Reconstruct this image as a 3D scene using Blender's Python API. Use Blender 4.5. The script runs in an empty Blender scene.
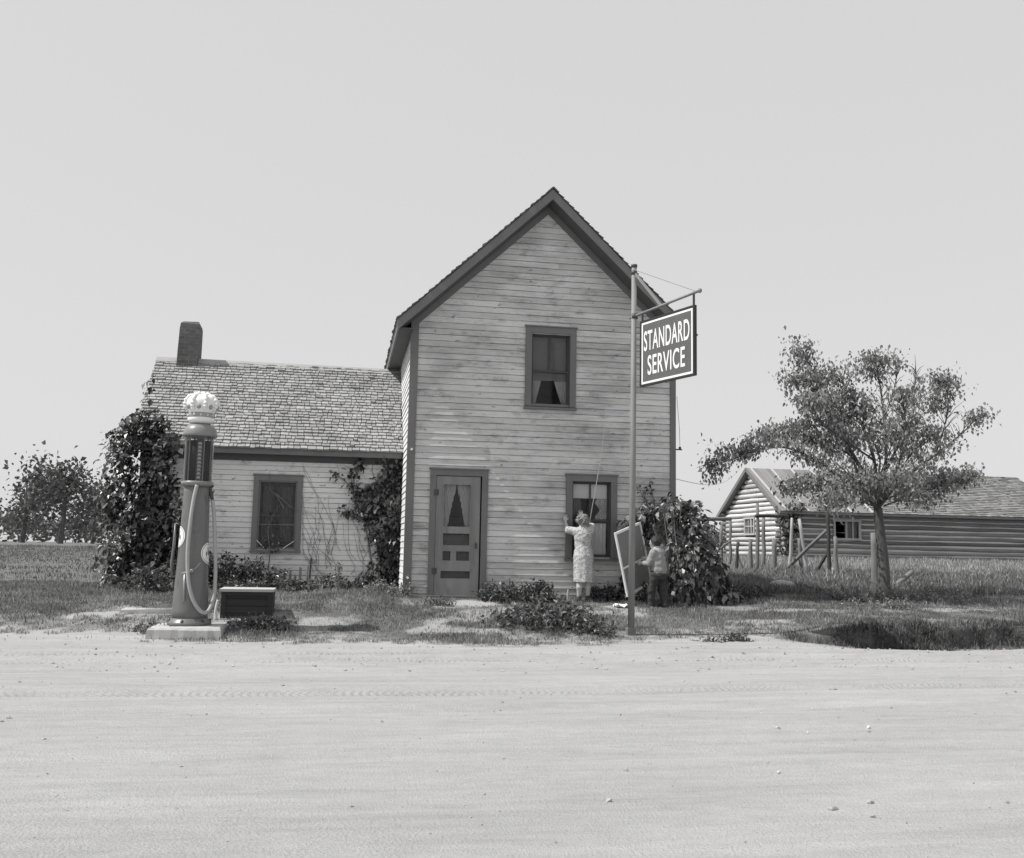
import bpy, math, random
import numpy as np
from mathutils import Vector, Matrix
R = math.radians
random.seed(7)
rng = np.random.default_rng(11)
scene = bpy.context.scene
COL = scene.collection

# ------------------------------------------------------------------ camera
F_PX, CX, CY = 1000.0, 522.0, 426.0
PSI, TH, ROLL = R(10.0), R(7.05), 0.0185
CAM = np.array([0.0, -17.683, 1.3])
_f = np.array([math.sin(PSI)*math.cos(TH), math.cos(PSI)*math.cos(TH), math.sin(TH)])
_r0 = np.array([math.cos(PSI), -math.sin(PSI), 0.0]); _u0 = np.cross(_r0, _f)
_r = _r0*math.cos(ROLL) + _u0*math.sin(ROLL); _u = _u0*math.cos(ROLL) - _r0*math.sin(ROLL)
cam_data = bpy.data.cameras.new("camera")
cam = bpy.data.objects.new("camera", cam_data); COL.objects.link(cam)
M = Matrix.Identity(4)
for i in range(3):
    M[i][0] = _r[i]; M[i][1] = _u[i]; M[i][2] = -_f[i]; M[i][3] = CAM[i]
cam.matrix_world = M
cam_data.sensor_width = 36.0
cam_data.lens = 36.0*F_PX/1024.0
cam_data.shift_x = -(CX-512)/1024.0
cam_data.shift_y = -(429-CY)/1024.0
cam_data.clip_start = 0.1
cam_data.clip_end = 3000
scene.camera = cam

# ------------------------------------------------------------------ light
SUN_EL, SUN_AZ = R(53.0), R(4.0)       # azimuth: in front of the facade plane, from the left
sdir = Vector((-math.cos(SUN_AZ)*math.cos(SUN_EL), -math.sin(SUN_AZ)*math.cos(SUN_EL), math.sin(SUN_EL)))
sl = bpy.data.lights.new("sun", 'SUN'); sl.energy = 5.0; sl.angle = R(0.55); sl.color = (1.0, 0.985, 0.965)
so = bpy.data.objects.new("sun", sl); COL.objects.link(so)
so.rotation_euler = sdir.to_track_quat('Z', 'Y').to_euler(); so.location = (-20, -20, 30)
w = bpy.data.worlds.new("World"); scene.world = w; w.use_nodes = True
nt = w.node_tree; nt.nodes.clear()
sky = nt.nodes.new('ShaderNodeTexSky'); sky.sky_type = 'NISHITA'; sky.sun_disc = False
sky.sun_elevation = SUN_EL; sky.sun_rotation = math.atan2(sdir.x, sdir.y) % (2*math.pi)
sky.air_density = 1.0; sky.dust_density = 0.6; sky.ozone_density = 1.0
sep = nt.nodes.new('ShaderNodeSeparateColor')          # blue sensitive black and white film
mx = nt.nodes.new('ShaderNodeMath'); mx.operation = 'MULTIPLY_ADD'; mx.inputs[1].default_value = 0.9; mx.inputs[2].default_value = 0.0
m2 = nt.nodes.new('ShaderNodeMath'); m2.operation = 'MULTIPLY_ADD'; m2.inputs[1].default_value = 0.1
bg = nt.nodes.new('ShaderNodeBackground'); bg.inputs[1].default_value = 0.105
wo = nt.nodes.new('ShaderNodeOutputWorld')
nt.links.new(sky.outputs[0], sep.inputs[0]); nt.links.new(sep.outputs[2], mx.inputs[0])
nt.links.new(sep.outputs[1], m2.inputs[0]); nt.links.new(mx.outputs[0], m2.inputs[2])
m3 = nt.nodes.new('ShaderNodeMath'); m3.operation = 'MULTIPLY_ADD'; m3.inputs[1].default_value = 0.2; m3.inputs[2].default_value = 5.75   # thin bright haze evens the sky out
nt.links.new(m2.outputs[0], m3.inputs[0]); nt.links.new(m3.outputs[0], bg.inputs[0]); nt.links.new(bg.outputs[0], wo.inputs[0])
scene.view_settings.view_transform = 'Standard'; scene.view_settings.look = 'None'
scene.view_settings.exposure = 0.0; scene.view_settings.gamma = 1.0
scene.view_settings.use_curve_mapping = False
scene.cycles.max_bounces = 6; scene.cycles.transparent_max_bounces = 12

# ------------------------------------------------------------------ helpers
def ray(x, y): return _f + _r*(x-CX)/F_PX + _u*(CY-y)/F_PX
def at(x, y, Y):
    d = ray(x, y); return CAM + d*(Y-CAM[1])/d[1]
def atX(x, y, X):
    d = ray(x, y); return CAM + d*(X-CAM[0])/d[0]

def _hash(ix, iy, seed):
    n = (ix.astype(np.int64)*374761393 + iy.astype(np.int64)*668265263 + seed*974634777) & 0xffffffff
    n = ((n ^ (n >> 13))*1274126177) & 0xffffffff
    return ((n ^ (n >> 16)) & 0xffff)/65535.0
def vnoise(x, y, s=1.0, seed=0):
    x = np.asarray(x, float)/s; y = np.asarray(y, float)/s
    ix = np.floor(x); iy = np.floor(y); fx = x-ix; fy = y-iy
    fx = fx*fx*(3-2*fx); fy = fy*fy*(3-2*fy)
    a = _hash(ix, iy, seed); b = _hash(ix+1, iy, seed); c = _hash(ix, iy+1, seed); d = _hash(ix+1, iy+1, seed)
    return (a*(1-fx)+b*fx)*(1-fy)+(c*(1-fx)+d*fx)*fy
def fbm(x, y, s, seed=0, o=4):
    t = 0; a = 1.0; n = 0
    for k in range(o):
        t = t + a*vnoise(x, y, s/2**k, seed+k*17); n += a; a *= .5
    return t/n
def sstep(a, b, x):
    t = np.clip((np.asarray(x, float)-a)/(b-a), 0, 1); return t*t*(3-2*t)

PY = [-60, -4.2, -3.3, -2.5, -1.2, 0, 2, 5, 10, 20, 40, 90, 600]
PZ = [0, 0.0, .02, .13, .33, .455, .55, .68, .88, 1.1, 1.16, 1.1, .6]
def scarp(x, y):
    """hollow of the washed-out bank at the right"""
    edge = -3.3 + .22*np.sin(np.asarray(x)*1.3) + .55*(fbm(x, y, .55, 5)-.5)
    on = sstep(6.5, 8.3, x)*(1-sstep(15, 17, x))
    d = edge-y
    return on*sstep(0, .16, d)*(1-sstep(.25, 1.25, d)), on, d
TREADS = ((-5.05, .1), (-5.75, .12), (-8.2, .14))
def gz(x, y):
    x = np.asarray(x, float); y = np.asarray(y, float)
    z = np.interp(y, PY, PZ)
    z = z + .06*(fbm(x, y, 2.2, 1)-.5)*sstep(-4.5, -2.5, y)*(1-.6*sstep(-1.2, -.3, y)*(1-sstep(0, 1, y)))
    z = z + .012*(fbm(x, y, .5, 2)-.5) + .05*(fbm(x, y*2, 6, 3)-.5)*sstep(-3, -6, y)
    # ruts of the road
    for yy, a, wd in ((-5.05, .035, .13), (-5.75, .045, .16), (-6.6, .02, .12), (-8.2, .03, .18), (-9.4, .02, .2), (-11.3, .012, .2)):
        yc = yy + .12*np.sin(x*.35+yy) + .1*(fbm(x, x*0+yy, 2.0, 9)-.5)
        z = z - a*np.exp(-((y-yc)/wd)**2) + a*.7*np.exp(-((y-yc-1.6*wd)/(wd*.8))**2)
    s, on, d = scarp(x, y)
    z = z + on*(.2*(1-sstep(-.03, .13, d))*(1-sstep(0, 3.5, -d)) - .1*sstep(0, .12, d)*(1-sstep(.4, 1.3, d)))
    z = z + on*np.exp(-((d-.05)/.3)**2)*.16*(fbm(x, y, .3, 14)-.5)
    z = z + .12*np.exp(-((x-.3)/.9)**2-((y+.6)/.5)**2)                        # weedy rise by the house corner
    z = z + .05*np.exp(-((x-3.4)/.8)**2-((y+2.6)/.6)**2)
    return z
def gz1(x, y): return float(gz(np.array([x]), np.array([y]))[0])
EX = [-30, -6, -2.7, -2.5, -1.5, 0, 2.5, 3.6, 4.3, 5.4, 7, 9, 12, 30]
EY = [-2.4, -2.4, -2.4, -3.3, -3.3, -3.35, -3.65, -3.6, -3.1, -2.5, -2.75, -3.2, -3.4, -3.4]
def sandmask(x, y):
    """1 = bare pale sand, 0 = turf"""
    x = np.asarray(x, float); y = np.asarray(y, float)
    e = np.interp(x, EX, EY) + .9*(fbm(x, y, .9, 21)-.5) + .5*(fbm(x, y, .22, 22)-.5)
    m = 1-sstep(-.45, .5, y-e)
    def patch(cx, cy, rx, ry):
        d = ((x-cx)/rx)**2+((y-cy)/ry)**2 + 1.4*(fbm(x, y, .35, 23)-.5)
        return 1-sstep(.5, 1.1, d)
    m = np.maximum(m, patch(2.25, -.75, .6, .42))
    m = np.maximum(m, .8*patch(4.7, -.95, .35, .2))
    m = np.maximum(m, patch(-3.3, -1.9, .8, .3))
    m = np.maximum(m, .75*patch(7.6, -1.3, .5, .2))
    m = np.maximum(m, .75*sstep(.56, .72, fbm(x, y, .7, 24))*(1-sstep(-1.5, .5, y)))
    s, on, d = scarp(x, y)
    m = m*(1-sstep(6.4, 7.1, x)*np.exp(-((d+.1)/.42)**2)*np.clip(.3+1.4*fbm(x, y, .4, 25), 0, 1))
    m = np.maximum(m*(1-.45*((fbm(x, y, .16, 26) > .5) & (y > e-.6) & (y < e+.5))), 0)
    return m

class MB:
    def __init__(s): s.v = []; s.f = []
    def add(s, vs, fs):
        o = len(s.v); s.v.extend([tuple(map(float, p)) for p in vs]); s.f.extend([tuple(i+o for i in q) for q in fs]); return s
    def box(s, x0, x1, y0, y1, z0, z1):
        return s.add([(x0,y0,z0),(x1,y0,z0),(x1,y1,z0),(x0,y1,z0),(x0,y0,z1),(x1,y0,z1),(x1,y1,z1),(x0,y1,z1)],
              [(0,3,2,1),(4,5,6,7),(0,1,5,4),(1,2,6,5),(2,3,7,6),(3,0,4,7)])
    def beam(s, a, b, wd, ht, up=(0,0,1)):
        a = Vector(a); b = Vector(b); d = (b-a).normalized(); up = Vector(up)
        sd = d.cross(up).normalized(); u = sd.cross(d).normalized()
        vs = []
        for p in (a, b):
            for i, j in ((-1,-1),(1,-1),(1,1),(-1,1)): vs.append(p+sd*(i*wd/2)+u*(j*ht/2))
        return s.add(vs, [(0,1,2,3),(7,6,5,4),(0,4,5,1),(1,5,6,2),(2,6,7,3),(3,7,4,0)])
    def tube(s, pts, rad, n=8, cap=True):
        pts = [Vector(p) for p in pts]
        if not hasattr(rad, '__len__'): rad = [rad]*len(pts)
        t = (pts[1]-pts[0]).normalized()
        ref = Vector((0,0,1)) if abs(t.z) < .9 else Vector((1,0,0))
        nrm = t.cross(ref).normalized(); rings = []; vs = []
        for i, p in enumerate(pts):
            if i == 0: t = pts[1]-pts[0]
            elif i == len(pts)-1: t = pts[i]-pts[i-1]
            else: t = pts[i+1]-pts[i-1]
            t.normalize(); nrm = (nrm-t*nrm.dot(t)).normalized(); bi = t.cross(nrm)
            for k in range(n):
                a = 2*math.pi*k/n; vs.append(p+(nrm*math.cos(a)+bi*math.sin(a))*rad[i])
        fs = []
        for i in range(len(pts)-1):
            for k in range(n):
                k2 = (k+1) % n; fs.append((i*n+k, i*n+k2, (i+1)*n+k2, (i+1)*n+k))
        if cap: fs.append(tuple(range(n-1,-1,-1))); fs.append(tuple((len(pts)-1)*n+k for k in range(n)))
        return s.add(vs, fs)
    def lathe(s, prof, c, n=32, capt=True, capb=True, lean=(0,0)):
        vs = []; fs = []
        for (r, z) in prof:
            for k in range(n):
                a = 2*math.pi*k/n; vs.append((c[0]+r*math.cos(a)+lean[0]*z, c[1]+r*math.sin(a)+lean[1]*z, c[2]+z))
        for i in range(len(prof)-1):
            for k in range(n):
                k2 = (k+1) % n; fs.append((i*n+k, i*n+k2, (i+1)*n+k2, (i+1)*n+k))
        if capb: fs.append(tuple(range(n-1,-1,-1)))
        if capt: fs.append(tuple((len(prof)-1)*n+k for k in range(n)))
        return s.add(vs, fs)
    def ball(s, c, r, sc=(1,1,1), n=10, m=7):
        vs = [(c[0],c[1],c[2]-r*sc[2])]
        for i in range(1, m):
            ph = -math.pi/2+math.pi*i/m
            for k in range(n):
                a = 2*math.pi*k/n; vs.append((c[0]+r*sc[0]*math.cos(ph)*math.cos(a), c[1]+r*sc[1]*math.cos(ph)*math.sin(a), c[2]+r*sc[2]*math.sin(ph)))
        vs.append((c[0],c[1],c[2]+r*sc[2])); fs = []
        for k in range(n): fs.append((0, 1+(k+1)%n, 1+k))
        for i in range(m-2):
            for k in range(n):
                k2 = (k+1)%n; fs.append((1+i*n+k, 1+i*n+k2, 1+(i+1)*n+k2, 1+(i+1)*n+k))
        l = len(vs)-1
        for k in range(n): fs.append((l, 1+(m-2)*n+k, 1+(m-2)*n+(k+1)%n))
        return s.add(vs, fs)
    def poly(s, pts, d):
        """prism: polygon pts extruded by vector d"""
        n = len(pts); vs = [Vector(p) for p in pts]+[Vector(p)+Vector(d) for p in pts]
        fs = [tuple(range(n)), tuple(range(2*n-1, n-1, -1))]
        for i in range(n): j = (i+1) % n; fs.append((j, i, i+n, j+n))
        return s.add(vs, fs)
    def jitter(s, a, seed=1):
        r = np.random.default_rng(seed); v = np.array(s.v); s.v = [tuple(p) for p in v+r.normal(0, a, v.shape)]; return s
    def build(s, name, mat, parent=None, smooth=False):
        return mesh_obj(name, s.v, s.f, mat, parent, smooth)

def root_loc(o):
    while o.parent: o = o.parent
    return np.array(o.location)
def mesh_obj(name, v, f, mat, parent=None, smooth=False):
    v = np.array(v, float); me = bpy.data.meshes.new(name)
    if parent is not None: org = root_loc(parent)
    else: org = np.array([(v[:,0].min()+v[:,0].max())/2, (v[:,1].min()+v[:,1].max())/2, v[:,2].min()])
    me.from_pydata((v-org).tolist(), [], f if isinstance(f, list) else f.tolist()); me.update()
    if mat: me.materials.append(mat)
    if smooth: me.polygons.foreach_set('use_smooth', [True]*len(me.polygons))
    o = bpy.data.objects.new(name, me); COL.objects.link(o)
    if parent is not None: o.parent = parent
    else: o.location = org
    return o
def fast_obj(name, v, q, mat, parent=None, smooth=False):
    """numpy quads/tris"""
    v = np.ascontiguousarray(v, dtype=np.float64); q = np.ascontiguousarray(q, dtype=np.int32); k = q.shape[1]
    if parent is not None: org = root_loc(parent)
    else: org = np.array([(v[:,0].min()+v[:,0].max())/2, (v[:,1].min()+v[:,1].max())/2, v[:,2].min()])
    me = bpy.data.meshes.new(name); me.vertices.add(len(v)); me.vertices.foreach_set('co', (v-org).astype(np.float32).ravel())
    me.loops.add(q.size); me.loops.foreach_set('vertex_index', q.ravel())
    me.polygons.add(len(q)); me.polygons.foreach_set('loop_start', np.arange(0, q.size, k, dtype=np.int32))
    me.polygons.foreach_set('loop_total', np.full(len(q), k, dtype=np.int32))
    me.polygons.foreach_set('use_smooth', np.full(len(q), smooth))
    me.materials.append(mat); me.update(calc_edges=True); me.validate()
    o = bpy.data.objects.new(name, me); COL.objects.link(o)
    if parent is not None: o.parent = parent
    else: o.location = org
    return o
def thing(name, label, cat, loc, group=None):
    o = bpy.data.objects.new(name, None); COL.objects.link(o); o.location = loc; o.empty_display_size = .2
    o['label'] = label; o['category'] = cat
    if group: o['group'] = group
    return o
def tag(o, label, cat, group=None, kind=None):
    o['label'] = label; o['category'] = cat
    if group: o['group'] = group
    if kind: o['kind'] = kind
    return o
def struct(o): o['kind'] = 'structure'; return o

# ------------------------------------------------------------------ materials (black and white photograph: greys)
class NT:
    def __init__(s, name):
        s.m = bpy.data.materials.new(name); s.m.use_nodes = True; s.t = s.m.node_tree; s.t.nodes.clear()
        s.out = s.t.nodes.new('ShaderNodeOutputMaterial')
        s.p = s.t.nodes.new('ShaderNodeBsdfPrincipled'); s.t.links.new(s.p.outputs[0], s.out.inputs[0])
        s.pos = s.t.nodes.new('ShaderNodeNewGeometry')
    def n(s, t, **k):
        o = s.t.nodes.new(t)
        for a, b in k.items(): setattr(o, a, b)
        return o
    def l(s, a, b): s.t.links.new(a, b)
    def math(s, op, a, b=None, c=None, clamp=False):
        o = s.n('ShaderNodeMath', operation=op); o.use_clamp = clamp
        for i, v in enumerate((a, b, c)):
            if v is None: continue
            if isinstance(v, (int, float)): o.inputs[i].default_value = v
            else: s.l(v, o.inputs[i])
        return o.outputs[0]
    def noise(s, scale, stretch=(1,1,1), detail=4, rough=.6, off=(0,0,0)):
        mp = s.n('ShaderNodeMapping'); mp.inputs['Scale'].default_value = stretch; mp.inputs['Location'].default_value = off
        s.l(s.pos.outputs['Position'], mp.inputs[0])
        o = s.n('ShaderNodeTexNoise'); o.inputs['Scale'].default_value = scale; o.inputs['Detail'].default_value = detail; o.inputs['Roughness'].default_value = rough
        s.l(mp.outputs[0], o.inputs['Vector']); return o.outputs[0]
    def ramp(s, v, a, b, lo=0., hi=1.):
        o = s.n('ShaderNodeMapRange'); o.interpolation_type = 'SMOOTHSTEP'
        s.l(v, o.inputs[0]); o.inputs[1].default_value = a; o.inputs[2].default_value = b; o.inputs[3].default_value = lo; o.inputs[4].default_value = hi
        return o.outputs[0]
    def bump(s, v, strength, dist=.01):
        o = s.n('ShaderNodeBump'); o.inputs['Strength'].default_value = strength; o.inputs['Distance'].default_value = dist
        s.l(v, o.inputs['Height']); s.l(o.outputs[0], s.p.inputs['Normal']); return o
    def color(s, v):
        o = s.n('ShaderNodeCombineColor')
        for i in range(3): s.l(v, o.inputs[i])
        s.l(o.outputs[0], s.p.inputs['Base Color']); return o.outputs[0]
def grey(name, base, rough=.75, nvar=.2, nscale=6, stretch=(1,1,1), ivar=0., bump=0., bscale=40, bdist=.006, spec=.35, dirt=None, metal=0.):
    t = NT(name); t.p.inputs['Roughness'].default_value = rough; t.p.inputs['Specular IOR Level'].default_value = spec
    t.p.inputs['Metallic'].default_value = metal
    v = t.math('MULTIPLY_ADD', t.noise(nscale, stretch, 5, .65), 2*nvar, 1-nvar)
    if ivar: v = t.math('MULTIPLY', v, t.math('MULTIPLY_ADD', t.pos.outputs['Random Per Island'], 2*ivar, 1-ivar))
    if dirt:                                        # (threshold0, threshold1, factor, scale, stretch)
        a, b, fac, sc, st = dirt
        d = t.ramp(t.noise(sc, st, 5, .7, (3,7,1)), a, b, 1, fac); v = t.math('MULTIPLY', v, d)
    t.color(t.math('MULTIPLY', v, base))
    if bump: t.bump(t.noise(bscale, stretch, 4, .6), bump, bdist)
    return t.m
def leaf_mat(name, lo, hi, rough=.42, trans=.3, spec=.5, pw=1.5):
    t = NT(name); t.p.inputs['Roughness'].default_value = rough; t.p.inputs['Specular IOR Level'].default_value = spec
    v = t.math('MULTIPLY_ADD', t.math('POWER', t.pos.outputs['Random Per Island'], pw), hi-lo, lo)
    v = t.math('MULTIPLY', v, t.math('MULTIPLY_ADD', t.noise(1.6, (1,1,1), 3), .8, .6))
    c = t.color(v)
    tr = t.n('ShaderNodeBsdfTranslucent'); t.l(c, tr.inputs[0])
    mixn = t.n('ShaderNodeMixShader'); mixn.inputs[0].default_value = trans
    t.l(t.p.outputs[0], mixn.inputs[1]); t.l(tr.outputs[0], mixn.inputs[2]); t.l(mixn.outputs[0], t.out.inputs[0])
    return t.m
def clap_mat(name, base, worn, ivar=.08, wa=.52, wb=.72):
    """painted clapboards, weathered along the grain"""
    t = NT(name); t.p.inputs['Roughness'].default_value = .7; t.p.inputs['Specular IOR Level'].default_value = .25
    big = t.noise(1.1, (.6,.6,1.2), 4, .6, (5,2,0)); streak = t.noise(5, (.35,.35,14), 6, .75, (1,0,2)); fine = t.noise(30, (.25,.25,3), 4, .7)
    k = t.math('ADD', t.math('MULTIPLY', big, .55), t.math('MULTIPLY', streak, .6))
    m = t.ramp(k, wa, wb)
    v = t.math('MULTIPLY_ADD', m, worn-base, base)
    v = t.math('MULTIPLY', v, t.math('MULTIPLY_ADD', t.pos.outputs['Random Per Island'], 2*ivar, 1-ivar))
    v = t.math('MULTIPLY', v, t.math('MULTIPLY_ADD', fine, .6, .72))
    knots = t.math('MULTIPLY', t.ramp(t.noise(9, (.7,.7,1.6), 2, .5, (8,3,1)), .68, .75, 1, .4), t.ramp(t.noise(2.6, (1,1,2.2), 5, .75, (2,9,4)), .52, .7, 1, .62)); v = t.math('MULTIPLY', v, knots)
    t.color(v); t.bump(fine, .3, .004); return t.m
MT = {}
MT['clap'] = clap_mat('weathered_clapboard', .56, .3, .13, .5, .74)
MT['clapw'] = clap_mat('wing_clapboard', .68, .5, .05, .56, .8)
MT['trim'] = grey('dark_trim_paint', .14, .6, .25, 5, (1,1,.3), .08, .3, 30, .003)
MT['trimw'] = grey('wing_trim_paint', .16, .65, .25, 5, (1,1,.3), .08, .3, 30, .003)
MT['dark'] = grey('dark_void', .015, .9, .1)
MT['sash'] = grey('sash_paint', .06, .6, .25, 8)
MT['soffit'] = grey('soffit_paint', .085, .7, .2, 4)
MT['doorw'] = grey('screen_door_wood', .2, .7, .3, 7, (1,1,.12), .12, .4, 40, .003, dirt=(.55,.75,.7,6,(1,1,.2)))
MT['doorbed'] = grey('door_opening_dark', .13, .8, .25, 5)
MT['shingle'] = grey('weathered_shingle', .3, .85, .26, 14, (1,.3,.3), .22, .5, 60, .004, dirt=(.5,.75,.65,2.2,(1,1,1)))
MT['shingled'] = grey('dark_shingle', .1, .85, .3, 18, (1,.3,.3), .35, .5, 60, .004)
MT['ridge'] = grey('ridge_board', .33, .8, .2, 10, (.2,1,1), .1, .3, 40)
MT['curtain'] = grey('curtain_cloth', .55, .9, .2, 10, (4,4,.5))
MT['shade'] = grey('window_shade', .2, .9, .12, 5)
MT['shadel'] = grey('pale_window_shade', .75, .9, .1, 5)
MT['concrete'] = grey('concrete', .42, .85, .25, 7, (1,1,1), 0, .5, 35, .006, dirt=(.55,.75,.7,3,(1,1,1)))
MT['pump'] = grey('pump_enamel', .135, .38, .14, 5, (1,1,.4), 0, .06, 60, .002, .5, dirt=(.56,.72,.55,11,(1,1,.35)))
MT['pumpcap'] = grey('pump_cap_enamel', .2, .35, .1, 8, spec=.5)
MT['white'] = grey('white_enamel', .78, .35, .08, 9, spec=.5)
MT['crownc'] = grey('crown_glass_white', .74, .3, .1, 12, spec=.5)
MT['crownd'] = grey('crown_grey_detail', .3, .4, .1, 12)
MT['steel'] = grey('grey_steel', .3, .4, .2, 12, metal=.4)
MT['iron'] = grey('dark_iron', .06, .5, .3, 14)
MT['hose'] = grey('pale_hose', .34, .6, .15, 14)
MT['fuel'] = grey('dark_fuel', .02, .5, .1, 4, spec=.2)
MT['tick'] = grey('gauge_tab', .5, .5, .1, 9)
MT['crate'] = grey('dark_crate_wood', .035, .75, .35, 6, (.3,1,3), .2, .4, 40, .004)
MT['cratep'] = grey('pale_crate_lid_sun_side', .45, .75, .2, 9, (.3,1,1), 0, .3, 40)  # lid colour, reused to paint the sunlit left side
MT['pole'] = grey('weathered_pole_paint', .21, .6, .25, 6, (1,1,.2), 0, .2, 40, dirt=(.55,.75,.7,9,(1,1,.2)))
MT['signblue'] = grey('sign_enamel', .1, .35, .22, 5, spec=.5, dirt=(.58,.8,1.5,3,(1,1,1)))
MT['signframe'] = grey('sign_frame', .03, .5, .2, 8)
MT['letter'] = grey('white_lettering', .76, .5, .12, 9, dirt=(.6,.8,.65,14,(1,1,1)))
MT['wire'] = grey('wire', .25, .5, .1)
MT['cord'] = grey('pale_cord', .6, .8, .1)
MT['skin'] = grey('skin', .42, .55, .1, 20, spec=.35)
MT['hair'] = grey('light_hair', .2, .6, .35, 60, bump=.8, bscale=90, bdist=.01)
MT['hairb'] = grey('dark_hair', .03, .5, .35, 60, bump=.8, bscale=90, bdist=.01)
MT['shirt'] = grey('grey_shirt', .27, .9, .12, 12, bump=.5, bscale=14, bdist=.02)
MT['trouser'] = grey('dark_trousers', .045, .9, .2, 9, bump=.5, bscale=16, bdist=.02)
MT['shoe'] = grey('dark_shoes', .03, .5, .2, 20)
MT['screenmesh'] = grey('grey_screen_cloth', .2, .8, .25, 6, dirt=(.62,.7,1.8,7,(1,1,1)))
MT['screenframe'] = grey('white_screen_frame', .75, .6, .1, 10)
MT['bark'] = grey('tree_bark', .1, .9, .4, 12, (1,1,.25), 0, .9, 30, .02)
MT['barkp'] = grey('twig_bark', .13, .9, .3, 12)
MT['vine_stem'] = grey('vine_stem', .16, .9, .3, 20)
MT['log'] = grey('weathered_logs_sunlit', .52, .85, .3, 5, (.25,.25,2), .22, .6, 30, .01, dirt=(.55,.75,.6,2,(.4,.4,2)))  # paler copy of the logs: sun on the gable end put into the colour
MT['logd'] = grey('dark_logs_shaded', .21, .9, .4, 5, (.25,.25,2), .42, .6, 30, .01, dirt=(.5,.75,.6,2,(.4,.4,2)))  # dark bare logs, with the front wall's shade put into the colour
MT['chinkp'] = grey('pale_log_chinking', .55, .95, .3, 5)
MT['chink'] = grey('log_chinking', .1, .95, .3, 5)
MT['croof'] = grey('cabin_roof_boards', .2, .8, .25, 4, (1,.3,.3), .15)
MT['croofd'] = grey('cabin_roof_shingles', .2, .85, .3, 8, (1,.3,.3), .3)
MT['batten'] = grey('pale_battens', .42, .8, .15, 6)
MT['post'] = grey('weathered_posts', .17, .9, .35, 7, (1,1,.2), .15, .6, 30, .008)
MT['postd'] = grey('dark_posts', .05, .9, .35, 7, (1,1,.2), .15, .6, 30, .008)
MT['postp'] = grey('pale_posts', .36, .9, .3, 7, (1,1,.2), .15, .6, 30, .008)
MT['stone'] = grey('pale_stone', .45, .9, .25, 9, bump=.6, bscale=18, bdist=.02)
MT['clod'] = grey('road_clods', .36, .95, .2, 9, ivar=.35)
MT['paper'] = grey('paper', .75, .8, .05)
MT['ivy'] = leaf_mat('ivy_leaf', .03, .34, .36, .4, .5, 2.2)  # rare pale leaves put sun glints into the leaf colour
MT['ivyd'] = leaf_mat('dark_ivy_leaf', .015, .28, .33, .38, .5, 2.4)  # same spread: glints painted as a few paler leaves
MT['bushl'] = leaf_mat('big_drooping_leaf', .03, .5, .34, .42, .5, 2.2)  # a few very pale leaves stand in for bright leaf highlights
MT['treel'] = leaf_mat('tree_leaf', .13, .5, .4, .5, .5)
MT['weed'] = leaf_mat('weed_leaf', .035, .26, .45, .3)
MT['weedp'] = leaf_mat('pale_weed_leaf', .12, .38, .5, .3)
MT['grass'] = leaf_mat('grass_blade', .09, .33, .55, .3, .3)
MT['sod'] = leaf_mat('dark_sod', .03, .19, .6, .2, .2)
MT['grassdry'] = leaf_mat('dry_grass_blade', .2, .5, .6, .3, .2)
MT['woods'] = leaf_mat('far_foliage', .09, .16, .7, .2, .2)
def glass_mat(name, rough=.05):
    t = NT(name); t.t.nodes.remove(t.p)
    g = t.n('ShaderNodeBsdfGlossy'); g.inputs['Roughness'].default_value = rough; g.inputs[0].default_value = (.9,.9,.9,1)
    tr = t.n('ShaderNodeBsdfTransparent'); tr.inputs[0].default_value = (.86,.86,.86,1)
    fr = t.n('ShaderNodeFresnel'); fr.inputs[0].default_value = 1.5
    mixn = t.n('ShaderNodeMixShader'); k = t.math('MULTIPLY_ADD', fr.outputs[0], .8, .0)
    t.l(k, mixn.inputs[0]); t.l(tr.outputs[0], mixn.inputs[1]); t.l(g.outputs[0], mixn.inputs[2]); t.l(mixn.outputs[0], t.out.inputs[0])
    return t.m
MT['glass'] = glass_mat('window_glass'); MT['glassc'] = glass_mat('pump_cylinder_glass', .08)
def net_mat(name, a, op):
    """fine wire cloth, see-through"""
    t = NT(name); t.p.inputs['Base Color'].default_value = (a,a,a,1); t.p.inputs['Roughness'].default_value = .8
    tr = t.n('ShaderNodeBsdfTransparent'); mixn = t.n('ShaderNodeMixShader'); mixn.inputs[0].default_value = op
    t.l(tr.outputs[0], mixn.inputs[1]); t.l(t.p.outputs[0], mixn.inputs[2]); t.l(mixn.outputs[0], t.out.inputs[0]); return t.m
MT['net'] = net_mat('wire_cloth', .12, .33)
def brick_mat():
    t = NT('chimney_brick'); t.p.inputs['Roughness'].default_value = .9
    mp = t.n('ShaderNodeMapping'); mp.inputs['Rotation'].default_value = (R(90),0,0); t.l(t.pos.outputs['Position'], mp.inputs[0])
    b = t.n('ShaderNodeTexBrick'); b.inputs['Scale'].default_value = 1; b.inputs['Brick Width'].default_value = .21; b.inputs['Row Height'].default_value = .072
    b.inputs['Mortar Size'].default_value = .007; b.inputs['Color1'].default_value = (.13,.13,.13,1); b.inputs['Color2'].default_value = (.08,.08,.08,1); b.inputs['Mortar'].default_value = (.13,.13,.13,1)
    t.l(mp.outputs[0], b.inputs[0])
    mixc = t.n('ShaderNodeMixRGB', blend_type='MULTIPLY'); mixc.inputs[0].default_value = 1
    o = t.n('ShaderNodeCombineColor'); v = t.math('MULTIPLY_ADD', t.noise(9, (1,1,1), 5), .9, .5)
    for i in range(3): t.l(v, o.inputs[i])
    t.l(b.outputs[0], mixc.inputs[1]); t.l(o.outputs[0], mixc.inputs[2]); t.l(mixc.outputs[0], t.p.inputs['Base Color'])
    t.bump(t.noise(25), .5, .01); return t.m
MT['brick'] = brick_mat()
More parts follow.
